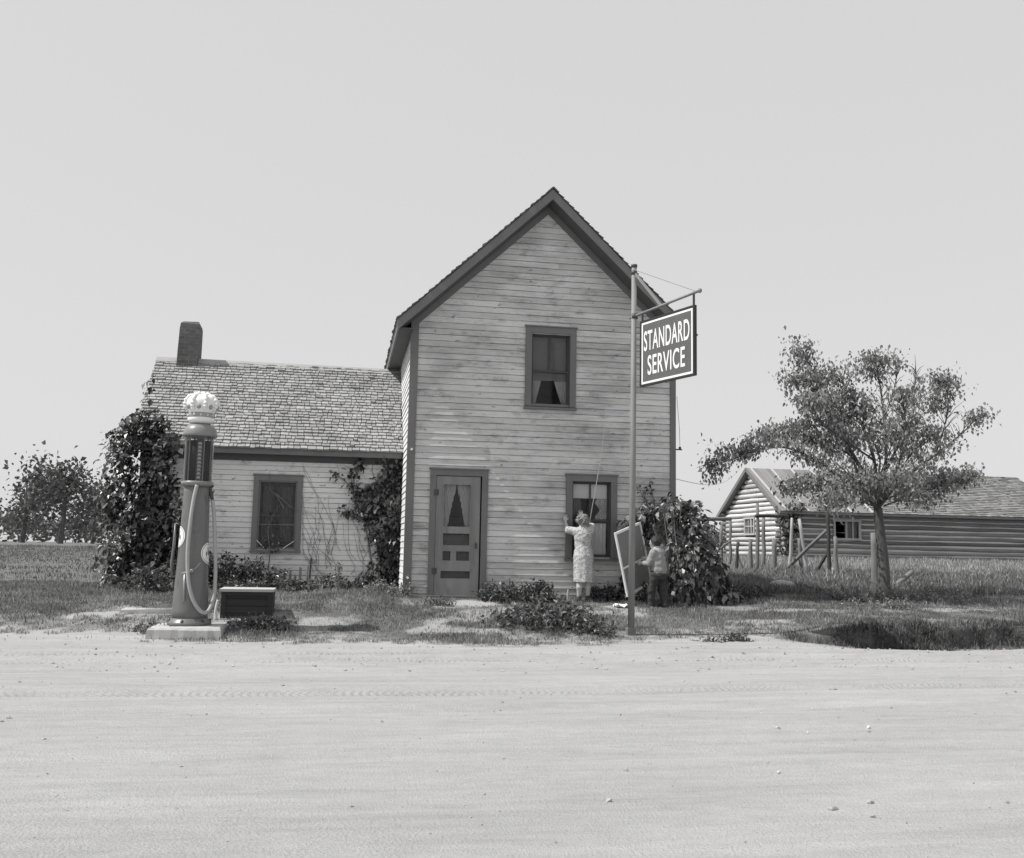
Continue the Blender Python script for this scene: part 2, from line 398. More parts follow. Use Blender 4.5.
def ground_mat(name, attr):
    t = NT(name); t.p.inputs['Roughness'].default_value = .95; t.p.inputs['Specular IOR Level'].default_value = .1
    n1 = t.noise(.7, (.5,1.4,1), 5, .6); n2 = t.noise(7, (.6,1.3,1), 6, .7); n3 = t.noise(60, (1,1,1), 4, .7); n4 = t.noise(2.2, (.25,2.2,1), 5, .65, (4,4,0))
    sand = t.math('MULTIPLY_ADD', n1, .15, .315)
    sand = t.math('ADD', sand, t.math('MULTIPLY_ADD', n2, .14, -.07)); sand = t.math('ADD', sand, t.math('MULTIPLY_ADD', n4, .19, -.095))
    sand = t.math('MULTIPLY', sand, t.math('MULTIPLY_ADD', n3, .5, .75))
    hgt = t.math('ADD', t.math('MULTIPLY', n2, .6), t.math('MULTIPLY', n3, .5))
    if attr:
        a = t.n('ShaderNodeAttribute'); a.attribute_name = 'sand'
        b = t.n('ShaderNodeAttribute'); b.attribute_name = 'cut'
        soil = t.math('MULTIPLY_ADD', n2, .2, .06)
        v = t.math('MULTIPLY_ADD', a.outputs['Fac'], t.math('SUBTRACT', sand, soil), soil)
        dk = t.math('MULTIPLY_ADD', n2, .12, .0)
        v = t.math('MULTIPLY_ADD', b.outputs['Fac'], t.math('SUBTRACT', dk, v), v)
    else:
        v = sand; a = t.n('ShaderNodeAttribute'); a.attribute_name = 'tread'
        sx = t.n('ShaderNodeSeparateXYZ'); t.l(t.pos.outputs['Position'], sx.inputs[0])
        wv = t.math('SINE', t.math('ADD', t.math('MULTIPLY_ADD', sx.outputs[0], 85, t.math('MULTIPLY', n4, 30)), t.math('MULTIPLY', t.math('ABSOLUTE', t.math('SINE', t.math('MULTIPLY', sx.outputs[1], 40))), 2)))
        hgt = t.math('ADD', hgt, t.math('MULTIPLY', t.math('MULTIPLY', wv, a.outputs['Fac']), t.math('MULTIPLY', n2, .28)))
        v = t.math('MULTIPLY', v, t.math('MULTIPLY_ADD', a.outputs['Fac'], -.06, 1))
    t.color(v); t.bump(hgt, 1.0, .035); return t.m
MT['ground'] = ground_mat('yard_ground', True); MT['road'] = ground_mat('sand_road', False)

# ------------------------------------------------------------------ ground and road
def axis(lo, hi, step, far_lo, far_hi):
    a = list(np.arange(lo, hi+1e-6, step)); s = step; x = hi; up = []
    while x < far_hi: s *= 1.25; x += s; up.append(x)
    s = step; x = lo; dn = []
    while x > far_lo: s *= 1.25; x -= s; dn.append(x)
    return np.array(dn[::-1]+a+up)
def grid_obj(name, gx, gy, zf, mat, keep=None):
    X, Y = np.meshgrid(gx, gy); Z = zf(X, Y); nx, ny = len(gx), len(gy)
    v = np.stack([X.ravel(), Y.ravel(), Z.ravel()], 1)
    i = np.arange(nx*ny).reshape(ny, nx)
    q = np.stack([i[:-1,:-1], i[:-1,1:], i[1:,1:], i[1:,:-1]], -1).reshape(-1, 4)
    if keep is not None:
        k = keep(X, Y).ravel(); q = q[k[q].all(1)]
    o = fast_obj(name, v, q, mat, None, True)
    return o, X.ravel(), Y.ravel()
gx = axis(-9, 17, .085, -900, 900); gy = np.concatenate([axis(-9, 4, .07, -60, 4)[:-1], axis(4, 14, .3, 4, 900)[1:], np.arange(-4.2, -2.7, .022)]); gx = np.unique(np.round(np.concatenate([gx, np.arange(6.4, 12.5, .04)]), 4))
gy = np.unique(np.round(gy, 4))
g, X, Y = grid_obj('ground', gx, gy, gz, MT['ground']); struct(g)
a = g.data.attributes.new('sand', 'FLOAT', 'POINT'); a.data.foreach_set('value', sandmask(X, Y).astype(np.float32))
s_, on_, d_ = scarp(X, Y)
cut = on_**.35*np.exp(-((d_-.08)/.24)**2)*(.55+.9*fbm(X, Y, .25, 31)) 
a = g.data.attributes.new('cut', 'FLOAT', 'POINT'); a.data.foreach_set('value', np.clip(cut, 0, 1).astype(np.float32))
rx = axis(-12, 14, .1, -400, 400); ry = np.arange(-40, -3.9, .08)
r, X, Y = grid_obj('road', rx, ry, lambda x, y: gz(x, y)+.007, MT['road'], lambda x, y: y < -4.35+.7*(fbm(x, y, 1.2, 41)-.5)); struct(r)
tr_ = np.zeros(len(X))
for yy, wd in TREADS: tr_ += np.exp(-((Y-(yy+.12*np.sin(X*.35+yy)+.1*(fbm(X, X*0+yy, 2.0, 9)-.5)))/wd)**4)
a = r.data.attributes.new('tread', 'FLOAT', 'POINT'); a.data.foreach_set('value', (np.clip(tr_, 0, 1)*sstep(.3, .6, fbm(X, Y, 1.6, 33))).astype(np.float32))

# ------------------------------------------------------------------ scattering
def leaves(pts, size, droop=.3, nrm=None, shape=(1.0,.55), seed=1, sizevar=.4):
    """folded leaf, 4 triangles-as-2-quads; returns verts, quads"""
    r_ = np.random.default_rng(seed); n = len(pts); pts = np.asarray(pts)
    d = r_.normal(0, 1, (n,3)); d[:,2] -= droop*2
    if nrm is not None: d = d - nrm*np.sum(d*nrm, 1, keepdims=True)*.7
    d /= np.linalg.norm(d, axis=1, keepdims=True)+1e-9
    up = r_.normal(0, 1, (n,3)); up[:,2] += 1.0
    if nrm is not None: up = up*.6+nrm*1.3
    sd = np.cross(d, up); sd /= np.linalg.norm(sd, axis=1, keepdims=True)+1e-9
    nn = np.cross(sd, d)
    s = size*(1+sizevar*r_.uniform(-1, 1, n))[:,None]
    L = shape[0]*s; W = shape[1]*s
    b = pts; tip = pts+d*L-nn*L*.12; m1 = pts+d*L*.42+sd*W*.5+nn*W*.18; m2 = pts+d*L*.42-sd*W*.5+nn*W*.18; mid = pts+d*L*.5
    v = np.stack([b, m1, tip, m2], 1).reshape(-1, 3)
    i = np.arange(n)*4
    q = np.concatenate([np.stack([i, i+1, i+2], 1), np.stack([i, i+2, i+3], 1)])
    return v, q
def blades(x, y, h, wd, lean=.5, seed=2, z=None):
    r_ = np.random.default_rng(seed); n = len(x); z = gz(x, y)-.01 if z is None else z
    a = r_.uniform(0, 2*np.pi, n); b = r_.uniform(0, 2*np.pi, n); l = r_.uniform(.1, 1, n)*lean*h
    h = np.broadcast_to(h, n)*1.0; wx = np.cos(a)*wd/2; wy = np.sin(a)*wd/2; lx = np.cos(b)*l; ly = np.sin(b)*l
    p0 = np.stack([x-wx, y-wy, z], 1); p1 = np.stack([x+wx, y+wy, z], 1)
    p2 = np.stack([x+wx*.7+lx*.35, y+wy*.7+ly*.35, z+h*.6], 1); p3 = np.stack([x-wx*.7+lx*.35, y-wy*.7+ly*.35, z+h*.6], 1)
    p4 = np.stack([x+lx, y+ly, z+h], 1)
    v = np.stack([p0, p1, p2, p3, p4], 1).reshape(-1, 3); i = np.arange(n)*5
    q = np.concatenate([np.stack([i, i+1, i+2], 1), np.stack([i, i+2, i+3], 1), np.stack([i+3, i+2, i+4], 1)])
    return v, q
def in_poly(px, py, poly):
    c = np.zeros(len(px), bool); j = len(poly)-1
    for i in range(len(poly)):
        xi, yi = poly[i]; xj, yj = poly[j]
        k = ((yi > py) != (yj > py)) & (px < (xj-xi)*(py-yi)/(yj-yi+1e-9)+xi); c ^= k; j = i
    return c
def cat(parts):
    v = []; q = []; o = 0
    for a, b in parts: v.append(a); q.append(b+o); o += len(a)
    return np.concatenate(v), np.concatenate(q)
exec_order = None

# ------------------------------------------------------------------ farmhouse
HX0, HX1, HY1 = 1.10, 5.98, 4.4
house = thing('farmhouse', 'two storey weathered clapboard farmhouse with steep gable and low shingled wing at its left', 'house', (1.1, 0, .4))
def clap_wall(name, mat, parent, fm, z0, z1, span, openings, expo, seed, back=.03, corner_end=False):
    r_ = random.Random(seed); mb = MB(); z = z0
    while z < z1-1e-4:
        zt = min(z+expo, z1)
        a0, b0 = span(z); a1, b1 = span(zt)
        segs = [(a0, b0, a1, b1)]
        for (oa, ob, oz0, oz1) in openings:
            if zt <= oz0+.01 or z >= oz1-.01: continue
            out = []
            for (p, q, p1, q1) in segs:
                if ob <= p or oa >= q: out.append((p, q, p1, q1)); continue
                if oa > p: out.append((p, oa, p1, oa))
                if ob < q: out.append((ob, q, ob, q1))
            segs = out
        for (p, q, p1, q1) in segs:
            # sheathing
            mb.add([fm(p,-back,z), fm(q,-back,z), fm(q1,-back,zt), fm(p1,-back,zt)], [(0,1,2,3)])
            cuts = [p]; x = p+r_.uniform(1.0, 3.2)
            while x < q-.5: cuts.append(x); x += r_.uniform(1.6, 3.4)
            cuts.append(q)
            for i in range(len(cuts)-1):
                a, b = cuts[i], cuts[i+1]
                ta = p1 if i == 0 else a; tb = q1 if i == len(cuts)-2 else b
                if i > 0: a += .002; ta = a
                dz0 = r_.gauss(0, .0022); dz1 = r_.gauss(0, .0022); d = .015+r_.uniform(-.002, .004); d2 = d+r_.gauss(0, .0015)
                n = max(1, int((b-a)/.6)); vs = []; fs = []
                for k in range(n+1):
                    t = k/n; u = a+(b-a)*t; ut = ta+(tb-ta)*t; wv = r_.gauss(0, .0012)
                    zb = z+dz0*(1-t)+dz1*t+wv; dd = d*(1-t)+d2*t
                    vs += [fm(u, -.012, zb+.002), fm(u, dd, zb), fm(ut, .003, zt-.006)]
                for k in range(n):
                    o = k*3; fs += [(o, o+3, o+4, o+1), (o+1, o+4, o+5, o+2)]
                fs += [(0, 1, 2), (n*3, n*3+2, n*3+1)]
                mb.add(vs, fs)
        z = zt
    return mb.build(name, mat, parent)
UW = (3.155, 4.10, 3.835, 5.36); LW = (3.945, 4.895, 1.12, 2.665); WW = (-1.69, -.78, 1.16, 2.615); DR = (1.485, 2.52, .46, 2.69)
def inner(o, c=.115): return (o[0]+c, o[1]-c, o[2]+.07, o[3]-c)
AP, EV, K = (3.54, 7.86), 5.27, .945
def rooftop(x): return AP[1]-K*abs(x-AP[0])
def gspan(z):
    if z < 5.25: return (HX0, HX1)
    h = max(.01, (7.62-z)/K); return (max(HX0, AP[0]-h), min(HX1, AP[0]+h))
wall = clap_wall('wall', MT['clap'], house, lambda u, d, z: (u, -d, z), .40, 7.6, gspan, [inner(UW), inner(LW), (DR[0]+.11, DR[1]-.11, .3, DR[3]-.11)], .1125, 3)
clap_wall('side_wall', MT['clapw'], house, lambda u, d, z: (HX0-d, u, z), .40, 5.3, lambda z: (0, HY1), [], .1125, 4)
clap_wall('side_wall', MT['clap'], house, lambda u, d, z: (HX1+d, u, z), .40, 5.3, lambda z: (0, HY1), [], .1125, 5)
clap_wall('back_wall', MT['clap'], house, lambda u, d, z: (u, HY1+d, z), .40, 7.6, gspan, [], .1125, 6)
def corner(x0, x1, xin, y0, d, y1, z0, z1, mat):
    MB().poly([(x0,y0,z0),(x1,y0,z0),(x1,y0+d,z0),(xin,y0+d,z0),(xin,y1,z0),(x0,y1,z0)], (0,0,z1-z0)).build('corner_board', mat, house)
corner(HX0-.034, HX0+.105, HX0-.001, -.034, .033, .09, .38, 5.36, MT['trim'])
corner(HX1+.034, HX1-.075, HX1+.001, -.034, .033, .1, .38, 5.36, MT['trim'])
def rake(mb, v0, v1, y0, y1, xa, xb):
    """band following both roof slopes between vertical offsets v0 (top) and v1"""
    for s in (-1, 1):
        pts = []
        for x, v in ((xa, v0), (AP[0], v0), (AP[0], v1), (xa, v1)):
            X_ = x if s < 0 else 2*AP[0]-x
            pts.append((X_, y0, rooftop(X_)-v))
        mb.poly(pts, (0, y1-y0, 0))
    return mb
roof = rake(MB(), .0, .06, -.40, HY1+.35, .80, 0).build('roof', MT['shingled'], house)
rake(MB(), .012, .2, -.432, -.402, .80, 0).build('rake_board', MT['trim'], house)
rake(MB(), .19, .205, -.40, -.002, .86, 0).build('soffit', MT['soffit'], house)
rake(MB(), .207, .352, -.03, -.004, 1.07, 0).build('frieze_board', MT['trim'], house)
for s in (0, 1):
    xs = (.805, .835) if not s else (6.245, 6.275)
    MB().box(xs[0], xs[1], -.40, HY1+.35, EV-.17, EV-.0).build('eave_board', MT['trim'], house)
MB().box(.836, HX0-.022, -.38, HY1+.3, EV-.16, EV-.14).build('eave_soffit', MT['soffit'], house); MB().box(HX1+.022, 6.244, -.38, HY1+.3, EV-.16, EV-.14).build('eave_soffit', MT['soffit'], house)
def shingles(mat, name, parent, org, uvec, svec, nvec, wid, length, expo, seed, wmin=.07, wmax=.19, ragged=.012):
    r_ = random.Random(seed); mb = MB(); org = Vector(org); U = Vector(uvec); S = Vector(svec); N = Vector(nvec)
    s = 0; row = 0
    while s < length:
        u = -r_.uniform(0, .12)-.02
        drift = r_.uniform(-.008, .008)
        while u < wid:
            w_ = r_.uniform(wmin, wmax); a = max(u, -.02+r_.uniform(-.012, .012)); b = min(u+w_-.011, wid+r_.uniform(0, .02))
            if b-a > .02:
                sb = s-r_.uniform(0, 1)**2*ragged*1.6+drift; st = min(s+expo*1.25, length+.02); th = .026+r_.uniform(0, .014)+(.02 if r_.random() < .03 else 0)
                tl = r_.gauss(0, .003)
                P = lambda uu, ss, nn: org+U*uu+S*ss+N*nn
                vs = [P(a,sb,th+tl), P(b,sb+r_.gauss(0,.003),th-tl), P(b,st,.003), P(a,st,.003), P(a,sb,0), P(b,sb,0)]
                mb.add(vs, [(0,1,2,3),(4,5,1,0),(0,3,4),(1,5,2)])
            u += w_
        s += expo; row += 1
    return mb.build(name, mat, parent)
cs, sn = math.cos(math.atan(K)), math.sin(math.atan(K))
Lr = 2.74/cs
shingles(MT['shingled'], 'roof_shingles', roof, (.80, -.425, EV+.002), (0,1,0), (cs,0,sn), (-sn,0,cs), HY1+.78, Lr, .13, 8, .09, .2, .02)
shingles(MT['shingled'], 'roof_shingles', roof, (6.28, -.425, EV+.002), (0,1,0), (-cs,0,sn), (sn,0,cs), HY1+.78, Lr, .13, 9, .09, .2, .02)
MB().beam((3.49,-.44,7.84),(3.49,4.8,7.84),.13,.022,(-.69,0,.72)).build('ridge_cap', MT['shingled'], roof); MB().beam((3.59,-.44,7.85),(3.59,4.8,7.85),.13,.022,(.69,0,.72)).build('ridge_cap', MT['shingled'], roof)

# --- windows
def window(o, y, style, trim, parent, cw=.115, name='window'):
    x0, x1, z0, z1 = o; mb = MB(); yf = y-.05; yb = y-.004
    mb.box(x0, x0+cw, yf, yb, z0+.06, z1-cw); mb.box(x1-cw, x1, yf, yb, z0+.06, z1-cw)
    mb.box(x0, x1, yf-.002, yb, z1-cw, z1); mb.box(x0-.02, x1+.02, yf-.02, yb, z1+.0005, z1+.022)
    a, b, c, d = x0+cw, x1-cw, z0+.06, z1-cw
    # jamb liner
    mb.box(a-.03, a, yb+.001, y+.14, c, d); mb.box(b, b+.03, yb+.001, y+.14, c, d); mb.box(a-.03, b+.03, yb+.001, y+.14, d, d+.03)
    wn = mb.build(name, trim, parent)
    mb = MB(); mb.poly([(x0-.015,yf-.03,z0),(x0-.015,yf-.03,z0+.04),(x0-.015,y+.14,z0+.06),(x0-.015,y+.14,z0)], (x1-x0+.03,0,0)); mb.build('sill', trim, wn)
    zm = c+(d-c)*.49
    s = .042
    ya, yb2 = y+.045, y+.075     # lower sash
    yc, yd = y+.08, y+.11        # upper sash
    mb = MB()
    mb.box(a, a+s, ya, yb2, c, zm+.02); mb.box(b-s, b, ya, yb2, c, zm+.02); mb.box(a+s, b-s, ya, yb2, c, c+s*1.4); mb.box(a+s, b-s, ya, yb2, zm-.02, zm+.02)
    mb.build('lower_sash', MT['sash'], wn)
    mb = MB(); m_ = (a+b)/2
    mb.box(a, a+s, yc, yd, zm-.02, d); mb.box(b-s, b, yc, yd, zm-.02, d); mb.box(a+s, b-s, yc, yd, d-s, d); mb.box(a+s, b-s, yc, yd, zm-.02, zm+.015)
    mb.box(m_-.013, m_+.013, yc, yd, zm+.015, d-s)
    mb.build('upper_sash', MT['sash'], wn)
    mb = MB(); mb.add([(a+s,yb2-.012,c+s),(b-s,yb2-.012,c+s),(b-s,yb2-.012,zm),(a+s,yb2-.012,zm)], [(0,1,2,3)]); mb.build('pane', MT['glass'], wn)
    for (p, q) in ((a+s, m_-.013), (m_+.013, b-s)):
        mb = MB(); mb.add([(p,yd-.012,zm+.01),(q,yd-.012,zm+.01),(q,yd-.012,d-s),(p,yd-.012,d-s)], [(0,1,2,3)]); mb.build('pane', MT['glass'], wn)
    return wn, (a, b, c, d, zm)
def drape(outline, y, depth=.012, folds=26, nx=24):
    """cloth hanging in folds; outline(t)-> (xa,xb) at height fraction; returns mesh builder"""
    mb = MB(); vs = []; fs = []; nz = 14
    for j in range(nz+1):
        xa, xb, z = outline(j/nz)
        for i in range(nx+1):
            x = xa+(xb-xa)*i/nx; vs.append((x, y+depth*math.sin(i*folds/nx*1.7)+.004*math.sin(j+i), z))
    for j in range(nz):
        for i in range(nx): fs.append((j*(nx+1)+i, j*(nx+1)+i+1, (j+1)*(nx+1)+i+1, (j+1)*(nx+1)+i))
    return mb.add(vs, fs)
def sheet(a, b, z0, z1, y): return MB().add([(a,y,z0),(b,y,z0),(b,y-.006,(z0+z1)/2),(b,y,z1),(a,y,z1),(a,y-.006,(z0+z1)/2)], [(0,1,2,5),(5,2,3,4)])
wn, (a, b, c, d, zm) = window(UW, 0, 0, MT['trim'], house)
sheet(a, b, zm-.16, d, .15).build('window_shade', MT['shade'], wn)
h = zm-c-.12
drape(lambda t: (a, a+(.29-.19*t)*(b-a)+.03, zm-.1-t*(zm-.1-c)) , .17).build('curtain', MT['curtain'], wn)
drape(lambda t: (b-(.36-.26*t)*(b-a)-.02, b, zm-.1-t*(zm-.1-c)) , .17).build('curtain', MT['curtain'], wn)
MB().box(a, b, -.012, -.002, c+.0, c+.045).build('screen_rail', MT['trimw'], wn)
wn, (a, b, c, d, zm) = window(LW, 0, 0, MT['trim'], house)
sheet(a, b, d-.3, d, .118).build('window_shade', MT['shadel'], wn)
drape(lambda t: (a, a+.3*(b-a), d-.3-t*(d-.3-c)), .18).build('curtain', MT['shade'], wn)
drape(lambda t: (b-(.3+.06*math.sin(9*t))*(b-a), b, d-.3-t*(d-.3-zm)), .135).build('curtain', MT['curtain'], wn)
drape(lambda t: (a+.3*(b-a), b-.07*(b-a), zm-.05-t*(zm-.05-c)), .1).build('curtain', MT['shadel'], wn)
wn, (a, b, c, d, zm) = window(WW, 1.85, 0, MT['trimw'], house, .1)
sheet(a, b, c, d, 1.845).build('wire_screen', MT['net'], wn)
mb = MB(); y_ = 1.835
mb.box(a, a+.03, y_, y_+.02, c, d); mb.box(b-.03, b, y_, y_+.02, c, d); mb.box(a+.03, b-.03, y_, y_+.02, d-.03, d); mb.box(a+.03, b-.03, y_, y_+.02, c, c+.04)
mb.box(a+.03, b-.03, y_+.001, y_+.019, c+.36*(d-c)-.01, c+.36*(d-c)+.008)
mb.build('screen_frame', MT['trimw'], wn)
MB().beam((a+.0,y_-.012,c+.17),(a+.15,y_-.012,c+.02),.012,.03,(0,-1,0)).build('corner_brace', MT['shadel'], wn); MB().beam((b-.02,y_-.012,c+.16),(b-.22,y_-.012,c+.02),.012,.034,(0,-1,0)).build('corner_brace', MT['shadel'], wn)
drape(lambda t: (a+.07, a+.25, d-.1-t*(d-c)*.8), 2.03).build('curtain', MT['shade'], wn)
drape(lambda t: (b-.3, b-.1, d-.1-t*(d-c)*.8), 2.03).build('curtain', MT['shade'], wn)

# --- front door with its screen door
x0, x1, z0, z1 = DR; cw = .11
mb = MB(); mb.box(x0, x0+cw, -.05, -.004, z0, z1-cw); mb.box(x1-cw, x1, -.05, -.004, z0, z1-cw); mb.box(x0, x1, -.052, -.004, z1-cw, z1); mb.box(x0-.02, x1+.02, -.07, -.004, z1+.0005, z1+.025)
a, b, c, d = x0+cw, x1-cw, z0, z1-cw
mb.box(a-.03, a, -.003, .14, c, d); mb.box(b, b+.03, -.003, .14, c, d); mb.box(a-.03, b+.03, -.003, .14, d, d+.03)
mb.build('door_casing', MT['trim'], house)
MB().box(x0-.02, x1+.02, -.16, .12, z0-.1, z0+.02).build('threshold', MT['trim'], house)
H_ = d-c-.03; zt = d-.012; da, db = a+.006, b-.03
def zz(p): return zt-(p-95)/(780-95)*H_        # door layout measured from the door's top
def xx(p): return da+(p-95)/(350-95)*(db-da)
yf, yb = -.038, -.01
mb = MB()
mb.box(xx(95), xx(132), yf, yb, zz(780), zt); mb.box(xx(300), xx(350), yf, yb, zz(780), zt)
for p, q in ((95,143),(385,425),(492,527),(580,640),(682,780)): mb.box(xx(132), xx(300), yf+.001, yb-.001, zz(q), zz(p))
mb.box(xx(186), xx(219), yf+.002, yb-.001, zz(580), zz(527))
mb.box(xx(132)+.001, xx(140), yf-.006, yf+.0005, zz(580), zz(143)); mb.box(xx(293), xx(300)-.001, yf-.006, yf+.0005, zz(580), zz(143))
sd = mb.build('screen_door', MT['doorw'], house)
sheet(xx(130), xx(302), zz(684), zz(141), -.02).build('wire_screen', MT['net'], sd)
# the inner door behind the screen
mb = MB(); mb.box(a, b, .085, .12, c, zz(432)); mb.box(a, xx(118), .085, .12, zz(432), d); mb.box(xx(316), b, .085, .12, zz(432), d); mb.box(xx(118), xx(316), .085, .12, zz(130), d)
mb.build('inner_door', MT['doorbed'], house)
def lace(side):
    def f(t):
        z = zz(138)-t*(zz(138)-zz(400)); w_ = .49-.27*max(0, (t-.12)/.88)**.8+(.018*math.sin(t*40) if t > .2 else 0)
        W_ = xx(305)-xx(125)
        return (xx(125), xx(125)+W_*w_, z) if side < 0 else (xx(305)-W_*(w_-.02), xx(305), z)
    return f
drape(lace(-1), .05, .008).build('lace_curtain', MT['curtain'], sd); drape(lace(1), .05, .008).build('lace_curtain', MT['curtain'], sd)
mb = MB(); X_ = xx(330); Z_ = zz(490); mb.box(X_-.012, X_+.012, yf-.012, yf-.001, Z_-.06, Z_+.06); mb.tube([(X_,yf-.01,Z_+.045),(X_+.01,yf-.05,Z_+.03),(X_+.012,yf-.05,Z_-.03),(X_,yf-.01,Z_-.05)], .008, 6); mb.build('door_handle', MT['iron'], sd)
for p in (190, 640):
    mb = MB(); X_ = xx(95); Z_ = zz(p); mb.box(X_-.045, X_-.008, -.062, -.051, Z_-.05, Z_+.05); mb.box(X_+.008, X_+.04, yf-.01, yf-.001, Z_-.05, Z_+.05); mb.tube([(X_,-.055,Z_-.06),(X_,-.055,Z_+.06)], .009, 6); mb.build('hinge', MT['iron'], sd)
# insulators and bracket
for z_ in (3.02, .78): MB().tube([(1.14,-.034,z_),(1.14,-.10,z_)], .022, 8).build('insulator', MT['white'], house)
mb = MB(); mb.tube([(HX1+.03,.02,3.2),(HX1+.17,.02,3.2)], .014, 6); mb.tube([(HX1+.13,.02,3.2),(HX1+.13,.02,3.25)], .025, 8); mb.tube([(HX1+.13,.02,3.25),(HX1+.12,.02,3.6),(HX1+.07,.02,4.2)], .004, 4); mb.build('wire_bracket', MT['iron'], house)

# --- the low wing
WY, WX0, WB = 1.85, -3.72, 5.52; RY, RZ, EZ, EYv = 3.68, 5.08, 3.13, 1.6
Kw = (RZ-EZ)/(RY-EYv)
clap_wall('wing_wall', MT['clapw'], house, lambda u, d, z: (u, WY-d, z), .45, 3.28, lambda z: (WX0, HX0-.025), [inner(WW, .1)], .098, 11)
def wspan(z):
    if z < 3.25: return (WY, WB)
    h = max(.01, (RZ-.08-z)/Kw); return (max(WY, RY-h), min(WB, RY+h))
clap_wall('wing_side_wall', MT['clapw'], house, lambda u, d, z: (WX0-d, u, z), .45, 4.95, wspan, [], .098, 12)
clap_wall('wing_back_wall', MT['clapw'], house, lambda u, d, z: (u, WB+d, z), .45, 3.3, lambda z: (WX0, HX0), [], .098, 13)
clap_wall('wing_end_wall', MT['clapw'], house, lambda u, d, z: (HX0+d, u, z), .45, 4.95, lambda z: (max(HY1+.03, wspan(z)[0]), max(HY1+.04, wspan(z)[1])), [], .098, 14)
corner(WX0-.034, WX0+.1, WX0-.001, WY-.034, .033, WY+.1, .45, 3.16, MT['trimw'])
XL, XR = -3.9, HX0-.024
mb = MB()
mb.poly([(XL,EYv,EZ),(XL,RY,RZ),(XL,RY,RZ-.07),(XL,EYv,EZ-.07)], (XR-XL,0,0)); mb.poly([(XL,2*RY-EYv,EZ),(XL,RY,RZ),(XL,RY,RZ-.07),(XL,2*RY-EYv,EZ-.07)], (XR-XL,0,0))
wr = mb.build('wing_roof', MT['shingled'], house)
cw_, sw_ = math.cos(math.atan(Kw)), math.sin(math.atan(Kw))
shingles(MT['shingle'], 'roof_shingles', wr, (XL, EYv-.03, EZ-.02), (1,0,0), (0,cw_,sw_), (0,-sw_,cw_), XR-XL, (RY-EYv)/cw_+.03, .1, 15, .07, .17, .014)
shingles(MT['shingle'], 'roof_shingles', wr, (XL, 2*RY-EYv+.03, EZ-.02), (1,0,0), (0,-cw_,sw_), (0,sw_,cw_), HX0+.5-XL, (RY-EYv)/cw_+.03, .14, 16, .1, .22, .012)
for (xa, xb, dz) in ((XL-.02, -1.4, 0), (-1.395, XR, -.012)):
    MB().beam((xa,RY-.065,RZ-.02+dz),(xb,RY-.065,RZ-.035+dz),.16,.022,(0,-sw_,cw_)).build('ridge_board', MT['ridge'], wr); MB().beam((xa,RY+.05,RZ-.02+dz),(xb,RY+.05,RZ-.03+dz),.14,.022,(0,sw_,cw_)).build('ridge_board', MT['ridge'], wr)
mb = MB(); mb.box(XL+.02, XR, EYv-.002, EYv+.026, EZ-.135, EZ-.015); mb.build('wing_eave_board', MT['trim'], house)
mb = MB(); mb.box(XL+.03, XR, EYv+.027, WY-.022, EZ-.12, EZ-.10); mb.box(WX0, XR, WY-.034, WY-.02, EZ-.25, EZ-.121); mb.build('wing_soffit_shadow_line', MT['soffit'], house)  # soffit, plus a dark wall strip painting the shadow line under the eave
# chimney
mb = MB(); vs = []; fs = []; r_ = random.Random(4); lv = [(4.75,.0),(5.2,.0),(5.5,.0),(5.72,.004),(5.8,.012),(5.86,.05)]
for z_, ins in lv:
    for (x_, y_) in ((-3.49+ins,3.45+ins),(-3.08-ins,3.45+ins),(-3.08-ins,3.92-ins),(-3.49+ins,3.92-ins)): vs.append((x_+r_.gauss(0,.008)+(z_-5)*.02, y_+r_.gauss(0,.008), z_+(r_.gauss(0,.012) if z_ > 5.7 else 0)))
for i in range(len(lv)-1):
    for k in range(4): fs.append((i*4+k, i*4+(k+1)%4, (i+1)*4+(k+1)%4, (i+1)*4+k))
fs.append((20,21,22,23)); mb.add(vs, fs); mb.build('chimney', MT['brick'], wr)

# ------------------------------------------------------------------ log cabin
CB = at(782, 559, 20); CX0 = float(CB[0]); CYF, CYB, CX1 = 20.0, 26.0, 29.6; CG = 1.02; CE = 3.16; CRZ = 4.86; CRY = 23.0
cabin = thing('log_cabin', 'weathered log cabin with bright gable end and boarded roof behind the pole fence', 'cabin', (CX0, CYF, CG))
Kc = (CRZ-CE)/(CRY-CYF)
def logs(mb, fm, u0, u1, z0, z1, spanf, openings, seed, rad=.1):
    r_ = random.Random(seed); z = z0
    while z < z1:
        a, b = spanf(z); segs = [(a, b)]
        for (oa, ob, oz0, oz1) in openings:
            if z+rad*.6 < oz0 or z-rad*.6 > oz1: continue
            out = []
            for p, q in segs:
                if ob <= p or oa >= q: out.append((p, q)); continue
                if oa > p: out.append((p, oa))
                if ob < q: out.append((ob, q))
            segs = out
        for p, q in segs:
            n = max(2, int((q-p)/.9)); pts = []; rr = []; base = rad*r_.uniform(.78, 1.1); dz = r_.gauss(0, .03)
            for k in range(n+1):
                u = p+(q-p)*k/n; pts.append(fm(u, r_.gauss(0, .01), z+dz*(k/n-.5)+r_.gauss(0, .008))); rr.append(base*r_.uniform(.86, 1.1))
            mb.tube(pts, rr, 8)
        z += .205
def cspan(z):
    if z < CE: return (CYF-.25, CYB+.2)
    h = max(.05, (CRZ-.1-z)/Kc); return (max(CYF, CRY-h), min(CYB, CRY+h))
gw0 = atX(745.5, 519, CX0); gw1 = atX(755.5, 533, CX0); gwY = sorted([float(gw0[1]), float(gw1[1])]); gwZ = (float(atX(750.5,533.5,CX0)[2]), float(atX(750.5,519,CX0)[2]))
mb = MB(); logs(mb, lambda u, d, z: (CX0+.05-d, u, z), 0, 0, CG+.1, CRZ-.2, cspan, [(gwY[0], gwY[1], gwZ[0], gwZ[1])], 21)
gw = mb.build('gable_wall', MT['log'], cabin, True)
